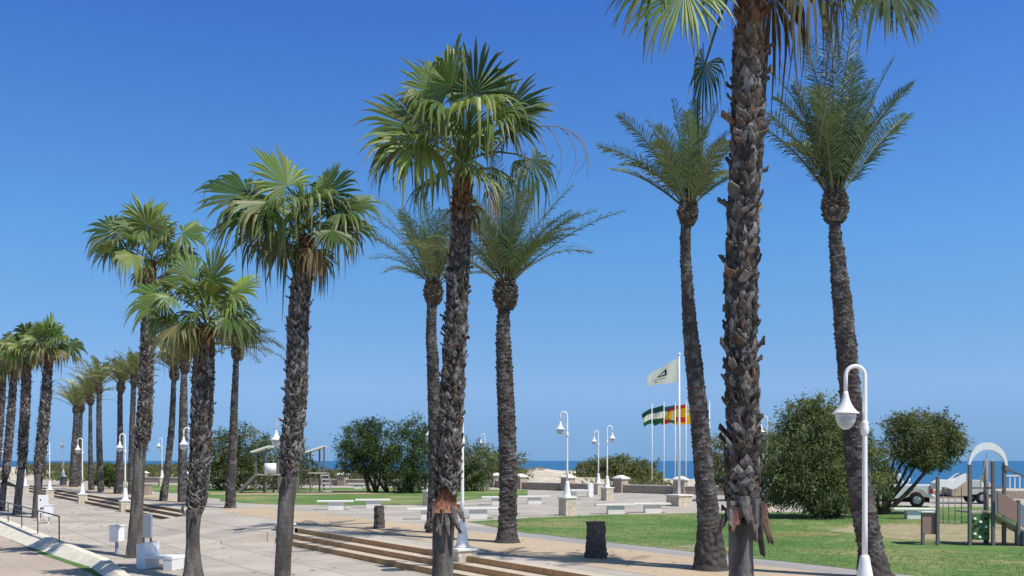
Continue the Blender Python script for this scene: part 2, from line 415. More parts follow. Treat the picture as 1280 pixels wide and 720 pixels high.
# ------------------------------------------------------------------ steps
def flight(s0, s1, label, ris):
    c = P(s0, 0)
    root = thing('stone_steps', label, 'steps', (c[0], c[1], 0), ANG_U)
    L = s1 - s0                       # local x along u, local -y towards the terrace
    for i, (t0, t1) in enumerate(((-.80, .3), (-.40, .3), (0, .42))):
        mb = MB()
        z0 = .15 * i
        mb.box(L / 2, -(t0 + t1) / 2, z0, L, t1 - t0, .152, m=0, top=1)
        mb.build('step', [ris, M_tread], root)
    return root
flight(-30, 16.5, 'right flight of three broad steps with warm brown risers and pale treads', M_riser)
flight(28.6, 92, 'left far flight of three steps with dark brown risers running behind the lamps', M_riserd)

# ------------------------------------------------------------------ low white wall with handrail
m = MB()
def wtop(i): return (.02, .12, .22, .25, .25, .25)[i]
for i in range(len(KERB) - 1):
    a = Vector(KERB[i]); b = Vector(KERB[i + 1]); d = (b - a).normalized(); n = Vector((-d.y, d.x))    # n points away from plaza
    for k in range(6):
        p = a.lerp(b, k / 6); q = a.lerp(b, (k + 1) / 6)
        h0 = wtop(i) + (wtop(i + 1) - wtop(i)) * k / 6; h1 = wtop(i) + (wtop(i + 1) - wtop(i)) * (k + 1) / 6
        o = n * .22
        bat = n * (.35, .5, .75, .95, 1, 1)[i]; bat2 = n * ((.35, .5, .75, .95, 1, 1)[i] + ((.35, .5, .75, .95, 1, 1)[i + 1] - (.35, .5, .75, .95, 1, 1)[i]) * 1)
        bat2 = bat + (bat2 - bat) * ((k + 1) / 6); bat = bat + (n * (.35, .5, .75, .95, 1, 1)[i + 1] - bat) * (k / 6)
        m.hexa([(p.x + bat.x, p.y + bat.y, -.12), (p.x, p.y, -.12), (q.x, q.y, -.12), (q.x + bat2.x, q.y + bat2.y, -.12),
                (p.x + o.x, p.y + o.y, h0), (p.x, p.y, h0), (q.x, q.y, h1), (q.x + o.x, q.y + o.y, h1)])
wl = m.build('low_wall', M_wall, fix=True)
tag(wl, 'low whitewashed wall along the ramp path at the lower left corner', 'wall')
root = thing('handrail', 'thin dark metal handrail on posts above the low white wall', 'handrail', (-15, 31.5, 0))
def kpt(f):                     # along KERB by distance from the (-11.1,26.4) corner
    i = 1
    while True:
        a = Vector(KERB[i]); b = Vector(KERB[i + 1]); l = (b - a).length
        if f <= l or i == len(KERB) - 2:
            p = a.lerp(b, f / l); d = (b - a).normalized(); n = Vector((-d.y, d.x)); return p + n * .18
        f -= l; i += 1
hp = []
for f, hh in ((5.6, .80), (9.4, .80), (13.2, .8), (17.0, .8), (20.8, .8), (24.6, .8), (28.4, .8)):
    p = kpt(f); z = .16 + min(.08, f * .01); hp.append((p.x + 15, p.y - 31.5, z, z + hh))
for x, y, z, zt in hp:
    mb = MB(); mb.tube([(x, y, z - .05), (x, y, zt)], .022, 6); mb.build('post', M_dark, root)
mb = MB(); mb.tube([(x, y, zt) for x, y, z, zt in hp], .026, 6); mb.build('top_rail', M_dark, root)
mb = MB(); mb.tube([(x, y, zt - .2) for x, y, z, zt in hp[1:]], .014, 6); mb.build('lower_rail', M_dark, root)

# ------------------------------------------------------------------ sea wall with piers
root = thing('sea_wall', 'long low beige wall with square piers between the plaza and the dunes', 'wall', (-1.4, 85, TZ))
oW = Vector((-1.4, 85, TZ))
wl_pts = [Vector((x, y)) for x, y in WALL[1:8]]
m = MB()
piers = []
for a, b in zip(wl_pts, wl_pts[1:]):
    d = b - a; ang = math.atan2(d.y, d.x); L = d.length; mid = (a + b) / 2
    m.box(mid.x - oW.x, mid.y - oW.y, -.5, L, .3, 1.05, ang)
    m.box(mid.x - oW.x, mid.y - oW.y, .552, L, .36, .06, ang, m=1)
    k = max(1, round(L / 6.2))
    for j in range(k): piers.append((a.lerp(b, j / k), ang))
m.build('wall_body', [M_seaw, M_conc], root)
for p, ang in piers:
    mb = MB(); mb.box(p.x - oW.x, p.y - oW.y, -.5, .8, .8, 1.5, ang)
    o = mb.build('pier', M_seaw, root, .01)
    mb = MB(); mb.box(p.x - oW.x, p.y - oW.y, 1.003, .98, .98, .09, ang); mb.box(p.x - oW.x, p.y - oW.y, 1.094, .9, .9, .2, ang, taper=.25)
    mb.build('pier_cap', M_conc, o)

# ------------------------------------------------------------------ street lamps
H = 3.65
def lamp_proto(ped, stone, name='street_lamp'):
    root = thing(name, 'x', 'street lamp', (0, 0, 0), 0, 'white gooseneck street lamps')
    # root stands at pedestal foot, arm along -x
    z0 = ped
    pb = MB(); pb.box(0, 0, -.02, .54, .54, ped - .05)
    po = pb.build('pedestal', stone, root, .012)
    pc = MB(); pc.box(0, 0, ped - .068, .62, .62, .07); pc.build('pedestal_cap', M_conc, po, .012)
    po.rotation_euler = (0, 0, R(33.4))
    b = MB(); b.lathe([(.19, z0), (.19, z0 + .05), (.155, z0 + .07), (.145, z0 + .16), (.12, z0 + .38), (.085, z0 + .56), (.075, z0 + .64), (.055, z0 + .68)], n=18)
    b.build('base', M_white, root)
    q = MB()
    r = .15
    pts = [(0, 0, z0 + .6), (0, 0, z0 + 1.2), (0, 0, z0 + 2.0), (0, 0, z0 + H - .9), (0, 0, z0 + H - r)]
    rad = [.045, .042, .040, .038, .033]
    for k in range(1, 10):
        a = math.pi * k / 9; pts.append((-r + r * math.cos(a), 0, z0 + H - r + r * math.sin(a))); rad.append(.032)
    pts.append((-2 * r, 0, z0 + H - .44)); rad.append(.030)
    q.tube(pts, rad, 12); q.build('pole', M_white, root)
    c = MB(); c.lathe([(.045, z0 + H - 1.08), (.062, z0 + H - 1.06), (.062, z0 + H - .96), (.05, z0 + H - .93), (.058, z0 + H - .9), (.04, z0 + H - .86)], n=14); c.build('collar', M_white, root)
    s = MB(); s.lathe([(.034, z0 + H - .40), (.042, z0 + H - .45), (.055, z0 + H - .51), (.08, z0 + H - .58), (.12, z0 + H - .655), (.175, z0 + H - .715), (.208, z0 + H - .735), (.208, z0 + H - .75), (.17, z0 + H - .742)], cx=-2 * r, n=24)
    so_ = s.build('lamp_shade', M_white, root)
    g = MB(); g.lathe([(.158, z0 + H - .745), (.157, z0 + H - .80), (.142, z0 + H - .87), (.108, z0 + H - .94), (.05, z0 + H - .99), (.01, z0 + H - 1.0)], cx=-2 * r, n=20)
    g.build('lamp_globe', M_glass, so_)
    return root
protos = {}
LAMPS = [ # pole px, distance, foot z, pedestal height, direction of the arm (0 left), stone, label
 (578, 24.0, 0, .63, 0, 's', 'white lamp on cream block pedestal in the near steps, beside the torn palm trunk'),
 (356, 33.6, 0, .63, 0, 's', 'white lamp at the left end of the near steps, pole hidden by shaggy trunk'),
 (238, 43.0, 0, .63, 0, 's', 'white lamp at the right end of the far steps, pole behind the leaning shaggy palm'),
 (156.5, 53.0, 0, .63, 0, 's', 'white lamp on pedestal in the far steps, just left of the pale shaved palm stem'),
 (103, 63.4, 0, .63, 0, 's', 'white lamp in the far steps, in front of the cluster of feather palms'),
 (62, 73.0, 0, .63, 0, 's', 'white lamp in the far steps, just right of the rightmost left-edge fan palm'),
 (31.5, 84.0, 0, .63, R(60), 's', 'white lamp in the far steps showing between two fan palm trunks at left'),
 (6, 80.0, 0, .63, 0, 's', 'white lamp cut by the left edge of the picture'),
 (1081, 15.1, TZ, .19, 0, 'w', 'large near white gooseneck lamp with frosted globe before the right feather palm'),
 (709, 41.3, TZ, .80, 0, 'w', 'white lamp on stone pedestal on the terrace beyond the lawn, tallest of three'),
 (759, 57.0, TZ, .78, math.pi, 'w', 'white terrace lamp whose arm bends to the right'),
 (748, 67.0, TZ, .80, 0, 'w', 'small white terrace lamp just left of the one bending right'),
 (606, 75.0, TZ, .80, 0, 'w', 'small distant white lamp in front of pale green bush, left of feather palm'),
 (537, 50.5, TZ, .80, R(90), 'w', 'white lamp on terrace hidden by the torn palm, flared base on pedestal beside lawn'),
 (959, 45.0, TZ, .80, 0, 'w', 'white lamp partly hidden behind the big dark tamarisk'),
 (202.5, 89.0, TZ, .80, 0, 'w', 'small distant white lamp between palm trunks before the green dunes'),
 (79, 92.0, TZ, .9, R(90), 'd', 'distant white lamp on a dark base seen edge on'),
]
for px, Y, z, ped, rz, st, lab in LAMPS:
    key = (ped, st)
    loc = (gx(px, Y), Y, z)
    rr = rz
    if key not in protos:
        r0 = lamp_proto(ped, {'s': M_stone, 'w': M_stone, 'd': M_dark}[st]); protos[key] = r0
        r0.location = loc; r0.rotation_euler = (0, 0, rr); r0['label'] = lab
    else:
        r0 = copy_thing(protos[key], loc, rr, lab)
    for c_ in r0.children:
        if c_.name.split('.')[0] == 'pedestal': c_.rotation_euler = (0, 0, R(33.4) - rr)

# ------------------------------------------------------------------ benches
def bench_proto():
    root = thing('stone_bench', 'x', 'bench', (0, 0, 0), 0, 'white slab benches on the terrace')
    a = MB(); a.box(0, 0, .36, 1.72, .52, .085); a.build('seat_slab', M_conc, root, .015)
    b = MB(); b.box(0.05, 0, -.01, .74, .36, .368); b.build('plinth', M_conc, root, .01)
    return root
BENCH = [(419, 637, .05, 'white slab bench left of its pair, in front of the left lawn'),
 (466, 635, .05, 'white slab bench right of its pair, behind the short stump by the left lawn'),
 (536, 649, .06, 'white slab bench mostly hidden behind the torn fan palm trunk'),
 (596, 648, .06, 'white slab bench right of the torn palm, crossed by the lamp pole'),
 (622, 631, .05, 'white slab bench left of the middle feather palm trunk'),
 (667, 630, .05, 'white slab bench just right of the middle feather palm trunk'),
 (768, 642.5, .07, 'left white slab bench behind the green lawn, under the terrace lamps'),
 (814, 641, .07, 'right white slab bench behind the green lawn, near the tall flagpole foot'),
 (447, 611, .03, 'far small white slab bench in front of the sea wall under trees'),
 (1142, 649, -.05, 'white slab bench beside the white pickup truck')]
bp = None
for px, py, rz, lab in BENCH:
    Y = gY(py); loc = (gx(px, Y), Y, TZ + .002)
    if bp is None:
        bp = bench_proto(); bp.location = loc; bp.rotation_euler = (0, 0, rz); bp['label'] = lab
    else: copy_thing(bp, loc, rz, lab)

# ------------------------------------------------------------------ vegetation generators
GA = math.pi * (3 - math.sqrt(5))
def mixc(a, b, t): return tuple(x + (y - x) * t for x, y in zip(a, b))
def jit(c, k=.18):
    f = 1 + ru(-k, k); return tuple(max(0, x * f * (1 + ru(-.05, .05))) for x in c)

def fan_leaf(m, base, hub, Rb, col, nseg=30, droop=.5, spread=125, pet=True, roll=None, lift=0.0, tilt=0.0, face=0.0):
    base = Vector(base); hub = Vector(hub)
    d = hub - base; L = d.length
    sag = L * .12
    pts = [base.lerp(hub, t) + Vector((0, 0, sag * math.sin(math.pi * t))) for t in (0, .25, .5, .75, 1)]
    if pet: m.tube(pts, [.022, .017, .014, .012, .010], 5, 0, mixc((.16, .19, .05), col, .3), False)
    D = (pts[-1] - pts[-2]).normalized()
    D = (D + Vector((0, 0, -tilt))).normalized()
    up = Vector((0, 0, 1)) - D * D.z
    if up.length < .15: up = Vector((ru(-1, 1), ru(-1, 1), 0)) - D * 0
    up.normalize()
    if face:
        fv = Vector((0, -1, 0)); fv = fv - D * fv.dot(D)
        if fv.length > .1: up = (up * (1 - face) + fv.normalized() * face).normalized()
    ra = ru(-.5, .5) if roll is None else roll
    Nn = (up * math.cos(ra) + D.cross(up) * math.sin(ra)).normalized()
    S = D.cross(Nn).normalized()
    dth = 2 * R(spread) / nseg
    lev = (.0, .3, .64, .79, .92, 1.06)
    for k in range(nseg):
        th = -R(spread) + dth * (k + .5)
        e = D * math.cos(th) + S * math.sin(th)
        side = D * -math.sin(th) + S * math.cos(th)
        rl = Rb * (1 - .22 * (abs(th) / R(spread)) ** 2) * ru(.8, 1.1)
        dr = droop * (ru(.4, 1.3) if rnd() < .8 else ru(1.3, 2.6))
        cc = jit(col, .16)
        if rnd() < .06: cc = mixc(cc, (.26, .21, .10), .6)
        bend = ru(-.12, .12)
        rows = []
        for li, l in enumerate(lev):
            r = rl * l
            fold = -.22 * r * (abs(th) / R(spread)) ** 1.5          # cupped blade
            p = hub + e * r + Nn * (fold + lift * r) + side * bend * r * l
            g = max(0, l - .54) / .52
            p = p + Vector((0, 0, -1)) * rl * dr * g * g * 1.0
            p = p - e * rl * dr * .35 * g * g
            if l <= .64: wd = r * math.tan(dth / 2) * 1.02
            else: wd = rl * .64 * math.tan(dth / 2) * max(0, (1.06 - l) / .42) ** .75
            rows.append((p, wd))
        prev = None
        for li, (p, wd) in enumerate(rows):
            if li == 0 or li == len(rows) - 1: cur = (m.vert(p),) * 3
            else:
                ridge = Nn * wd * .55
                cur = (m.vert(p - side * wd - ridge * .5), m.vert(p + ridge * .5), m.vert(p + side * wd - ridge * .5))
            if prev:
                c = cc if li < 4 else mixc(cc, (.20, .17, .08), .25 if li == 4 else .5)
                if prev[0] == prev[1]:
                    m.face((prev[0], cur[1], cur[0]), 0, c); m.face((prev[0], cur[2], cur[1]), 0, c)
                elif cur[0] == cur[1]:
                    m.face((prev[0], prev[1], cur[0]), 0, c); m.face((prev[1], prev[2], cur[0]), 0, c)
                else:
                    m.face((prev[0], prev[1], cur[1], cur[0]), 0, c); m.face((prev[1], prev[2], cur[2], cur[1]), 0, c)
            prev = cur

def feather(m, base, az, el, L, bend, col, nl=34, ll=.5, lw=.028, rollv=0, K=12, side_bend=0.0):
    p = Vector(base); pts = [p.copy()]; dirs = []
    for k in range(K):
        t = (k + .5) / K
        e = el - bend * t ** 1.6
        a = az + side_bend * t
        d = Vector((math.cos(e) * math.cos(a), math.cos(e) * math.sin(a), math.sin(e)))
        dirs.append(d); p = p + d * L / K; pts.append(p.copy())
    dirs.append(dirs[-1])
    m.tube(pts, [.026 * (1 - .85 * i / K) + .003 for i in range(K + 1)], 4, 0, mixc(col, (.22, .2, .09), .6), False)
    for k in range(nl):
        t = .13 + .87 * (k + ru(0, .6)) / nl
        x = min(t, .999) * K; i = int(x); q = pts[i].lerp(pts[i + 1], x - i)
        d = dirs[i]
        up = Vector((0, 0, 1)) - d * d.z
        if up.length < .05: up = Vector((-math.cos(az), -math.sin(az), 0))
        up.normalize(); S = d.cross(up).normalized()
        if rollv:
            u2 = up * math.cos(rollv) + S * math.sin(rollv); S = d.cross(u2).normalized(); up = u2
        sh = (math.sin(math.pi * min(1, .12 + t * .84)) ** .6) * (1 if t > .25 else .45 + t * 2.2)
        for sg in (-1, 1):
            l = ll * sh * ru(.8, 1.12)
            fw = .55 + .5 * t + ru(-.15, .25)
            dd = (S * sg * 1.0 + d * fw + up * ru(.1, .75)).normalized()
            c = jit(col, .35)
            if rnd() < .12: c = mixc(c, (.22, .24, .17), .6)
            a = q; b = q + dd * l * .55 + Vector((0, 0, -.03 * l)); e2 = q + dd * l + Vector((0, 0, -.22 * l * ru(.4, 1.5)))
            wv = (d * .8 + up * .35).normalized() * lw
            i0 = m.vert(a - wv * .4); i1 = m.vert(a + wv * .4); i2 = m.vert(b + wv * .5); i3 = m.vert(b - wv * .5); i4 = m.vert(e2)
            m.face((i0, i1, i2, i3), 0, c); m.face((i3, i2, i4), 0, c)

class Path:                      # smooth trunk axis through measured points (z ascending)
    def __init__(s, pts): s.p = sorted(pts, key=lambda q: q[2])
    def __call__(s, z):
        p = s.p
        if z <= p[0][2]: return p[0]
        if z >= p[-1][2]: return p[-1]
        for i in range(len(p) - 1):
            if z <= p[i + 1][2]: break
        p0 = p[max(0, i - 1)]; p1 = p[i]; p2 = p[i + 1]; p3 = p[min(len(p) - 1, i + 2)]
        t = (z - p1[2]) / (p2[2] - p1[2]); o = []
        for k in range(4):
            a, b, c, d = p0[k], p1[k], p2[k], p3[k]
            m1 = (c - a) / 2; m2 = (d - b) / 2
            if k == 3 or True:
                o.append((2 * t ** 3 - 3 * t ** 2 + 1) * b + (t ** 3 - 2 * t ** 2 + t) * m1 + (-2 * t ** 3 + 3 * t ** 2) * c + (t ** 3 - t ** 2) * m2)
        o[2] = z
        return o
def pxpath(rows, Y, gz):
    pts = []
    for px, py, wpx in rows:
        q = at(px, py, Y); pts.append((q.x, q.y, q.z, wpx * Y / F / 2))
    pts.sort(key=lambda q: q[2])
    if pts[0][2] > gz + .05:
        a, b = pts[0], pts[1]
        k = (a[2] - gz) / (b[2] - a[2]); k = min(k, 3)
        pts.insert(0, (a[0] - (b[0] - a[0]) * k, a[1], gz - .05, a[3] * 1.15))
    return pts

GREY_B = [(.105, .095, .085), (.145, .132, .118), (.07, .062, .055), (.25, .237, .215), (.085, .073, .062), (.05, .043, .038), (.12, .095, .075), (.20, .185, .165)]
def boots(m, path, base, z0, z1, per_m, near=True, size=1.0, pale=1.0):
    n = int((z1 - z0) * per_m)
    for i in range(n):
        z = z0 + (z1 - z0) * (i + ru(-.5, .5)) / n
        x, y, zz, r = path(z); r *= .91
        a = i * GA + ru(-.25, .25)
        o = Vector((math.cos(a), math.sin(a), 0)); tn = Vector((-o.y, o.x, 0)); up = Vector((0, 0, 1))
        big = min(1.45, math.exp(random.gauss(0, .3)))
        w = .10 * big * size; l = ru(.11, .19) * big ** .7 * size
        low = (z - z0) < .35
        tilt = R(ru(1, 14)) if rnd() < (.86 if not low else .97) else R(ru(18, 55))
        sk = ru(-.5, .5) + (.55 if i % 2 else -.55) * (1.2 if low else .6)
        f = (z - z0) / max(.01, z1 - z0)
        c = tuple(min(.42, q_ * pale) for q_ in random.choice(GREY_B))
        if f > .82: c = mixc(c, random.choice([(.14, .075, .04), (.10, .05, .03), (.2, .12, .06)]), min(1, (f - .82) / .1))
        elif rnd() < .03: c = (.16, .10, .07)
        c = jit(c, .15)
        p0 = Vector((x, y, z)) - base + o * (r - .048 - .02 * rnd())
        dirv = (up * math.cos(tilt) + o * math.sin(tilt) + tn * sk).normalized()
        nrm = (o * math.cos(tilt) - up * math.sin(tilt)).normalized()
        rows = []
        for t, wk, bl in ((0, 1.0, .02), (ru(.4, .65), ru(.75, 1.05), .018), (1.0, ru(.1, .6), 0)):
            q = p0 + dirv * l * t + o * (.02 * math.sin(t * 2)) * size
            hw = tn * w * wk / 2
            rows.append([q - hw, q + nrm * bl * size, q + hw])
        rows[2][0] += up * ru(-.04, .03); rows[2][2] += up * ru(-.04, .03)
        fr = [[m.vert(p) for p in r_] for r_ in rows]
        for j in range(2):
            for k in range(2): m.face((fr[j][k], fr[j][k + 1], fr[j + 1][k + 1], fr[j + 1][k]), 0, c)
        if near:
            th = nrm * -.016
            bk = [[m.vert(p + th) for p in r_] for r_ in rows]
            for j in range(2):
                m.face((fr[j][0], fr[j + 1][0], bk[j + 1][0], bk[j][0]), 0, c); m.face((fr[j + 1][2], fr[j][2], bk[j][2], bk[j + 1][2]), 0, c)
                for k in range(2): m.face((bk[j][k + 1], bk[j][k], bk[j + 1][k], bk[j + 1][k + 1]), 0, mixc(c, (.1, .06, .04), .5))
            for k in range(2): m.face((fr[2][k], fr[2][k + 1], bk[2][k + 1], bk[2][k]), 0, c)

GREENS = [(.085, .15, .04), (.12, .19, .045), (.055, .105, .03), (.17, .225, .06)]
YOUNG = (.20, .28, .07)
def fan_palm(label, rows, Y, boot_end_py, crown, gz=0, seed=1, nleaf=30, nseg=28, per_m=110, size=1.0, explicit=None, random_fill=True, Rb=.68, pet=.62, near=True, skirt=4, spear=True, dead=3, pale=1.05):
    random.seed(seed)
    pts = pxpath(rows, Y, gz)
    base = Vector((pts[0][0], pts[0][1], gz))
    root = thing('fan_palm', label, 'palm tree', base, 0, 'fan palms in the front row')
    zb = at(0, boot_end_py, Y).z
    path = Path(pts); ztop = pts[-1][2]
    # core
    t = MB(); n = 32 if near else 12; prev = None
    z = gz - .05; dz = .03 if near else .2
    zs = []
    while z < ztop + .05: zs.append(z); z += dz
    for z in zs:
        x, y, _, r = path(z)
        sh = z < zb
        rr = (r if sh else r * .91 - .065) * (.84 + .03 * max(0, min(1, (zb - z) / .4)) + .12 * max(0, min(1, 1 - (z - gz) / .5)) if sh else 1)
        ring = []
        for k in range(n):
            a = 2 * math.pi * k / n
            f = 1 + .06 * mn.noise(Vector((math.cos(a) * 2 + seed, math.sin(a) * 2, z * 3))) + (.012 * math.sin(z * 60 + 2 * mn.noise(Vector((math.cos(a), math.sin(a), z)))) + .03 * mn.noise(Vector((math.cos(a) * 6, math.sin(a) * 6, z * 12))) if sh else 0)
            ring.append(t.vert((x - base.x + math.cos(a) * rr * f, y - base.y + math.sin(a) * rr * f, z - gz)))
        if prev:
            for k in range(n):
                c = mixc((.165, .15, .132), (.085, .075, .066), max(0, min(1, .5 + 1.6 * mn.noise(Vector((math.cos(6.28 * k / n) * 1.3, math.sin(6.28 * k / n) * 1.3, z * 1.4 + seed)))))) if sh else (.05, .042, .036)
                c = jit(c, .1)
                t.face((prev[k], prev[(k + 1) % n], ring[(k + 1) % n], ring[k]), 0, c, True)
        prev = ring
    t.face(prev, 0, (.06, .05, .04))
    tr = t.build('trunk', M_shaved, root)
    b = MB(); boots(b, path, base, zb, ztop - .05, per_m, near, size, pale); b.build('old_leaf_bases', M_boot, tr)
    # ragged strips hanging at the lower end of the old leaf bases
    if skirt:
        x, y, _, r = path(zb)
        for k in range(skirt):
            s = MB()
            a = R(-90) + ru(-1.6, 1.6); o = Vector((math.cos(a), math.sin(a), 0)); tn = Vector((-o.y, o.x, 0))
            l = ru(.15, .38) * size; w = ru(.05, .11) * size
            p = Vector((x, y, zb + ru(0, .12))) - base + o * (r + .01); c = jit(random.choice([(.13, .10, .085), (.10, .085, .08), (.16, .12, .09), (.07, .06, .058)]), .2)
            out = ru(.0, .45)
            rowsv = []
            for q in range(4):
                tt = q / 3
                pc = p + o * (out * l * tt + .015) - Vector((0, 0, l * tt)) + tn * ru(-.02, .02)
                hw = tn * w * (1 - .55 * tt) / 2
                rowsv.append((pc - hw, pc + o * .02, pc + hw))
            ids = [[s.vert(v_) for v_ in r_] for r_ in rowsv]; ib = [[s.vert(v_ - o * .015) for v_ in r_] for r_ in rowsv]
            for q in range(3):
                for e in range(2):
                    s.face((ids[q][e], ids[q + 1][e], ids[q + 1][e + 1], ids[q][e + 1]), 0, c); s.face((ib[q][e + 1], ib[q + 1][e + 1], ib[q + 1][e], ib[q][e]), 0, c)
                s.face((ids[q][0], ib[q][0], ib[q + 1][0], ids[q + 1][0]), 0, c); s.face((ids[q][2], ids[q + 1][2], ib[q + 1][2], ib[q][2]), 0, c)
            s.face((ids[3][0], ids[3][1], ib[3][1], ib[3][0]), 0, c); s.face((ids[3][1], ids[3][2], ib[3][2], ib[3][1]), 0, c)
            s.build('torn_bark_strip', M_boot, tr)
    # crown
    cx = at(crown[0], crown[1], Y); ctr = cx - base
    m = MB(); ppm = F / Y
    if explicit:
        for hx, hy, dep, rpx, droop, tone, *rest in explicit:
            hub = ctr + Vector(((hx - crown[0]) / ppm, dep, -(hy - crown[1]) / ppm))
            col = {'g': GREENS[1], 'd': GREENS[2], 'y': YOUNG, 'l': (.20, .26, .07), 'b': (.17, .15, .07), 'k': (.12, .085, .045)}[tone]
            tl = rest[0] if rest else .15
            fan_leaf(m, ctr + Vector((ru(-.04, .04), ru(-.04, .04), 0)), hub, rpx / ppm, jit(col, .12), nseg, droop * .62, ru(112, 140), True, ru(-.25, .25), 0, tl * .8, .62 if dep < .15 else .3)
    if random_fill:
        for i in range(nleaf):
            f = (i + .5) / nleaf
            el = R(86 - 96 * f ** .9 + ru(-9, 9)); az = i * GA + seed
            L = pet * ru(.65, 1.3) * (.75 + .4 * min(1, f * 1.6))
            d = Vector((math.cos(el) * math.cos(az), math.cos(el) * math.sin(az), math.sin(el)))
            col = mixc(YOUNG, random.choice(GREENS), min(1, f * 2))
            if f > .8 and rnd() < .6: col = mixc(col, (.24, .19, .08), ru(.4, .9))
            fan_leaf(m, ctr + Vector((0, 0, -.25 * f)) + d * .05, ctr + Vector((0, 0, -.2 * f)) + d * L, Rb * ru(.72, 1.12), jit(col, .2), nseg,
                     .08 + .48 * f + ru(-.05, .12), ru(105, 138), True, None, 0, .05 + .45 * f, ru(0, .55) if math.sin(az) < .3 else 0)
    if spear:
        for k in range(2):
            d = Vector((ru(-.12, .12), ru(-.12, .12), 1)); L = ru(.7, 1.15)
            m.tube([ctr, ctr + d * L * .5, ctr + d * L * .8, ctr + d * L], [.02, .03, .018, .003], 5, 0, jit((.17, .22, .07), .1), False)
    m.build('crown', M_leaf, root)
    if dead:
        q = MB()
        for k in range(dead):
            az = ru(0, 6.28); L = ru(.3, .5)
            d = Vector((math.cos(az), math.sin(az), -.5))
            fan_leaf(q, ctr + Vector((0, 0, -.15)), ctr + d * L + Vector((0, 0, -.25)), Rb * ru(.55, .8), jit((.17, .125, .06), .2), max(12, nseg // 2), 1.1, 85, True, None, 0, 1.6)
        q.build('dead_fronds', M_leaf, root)
    return root, path, base, ctr

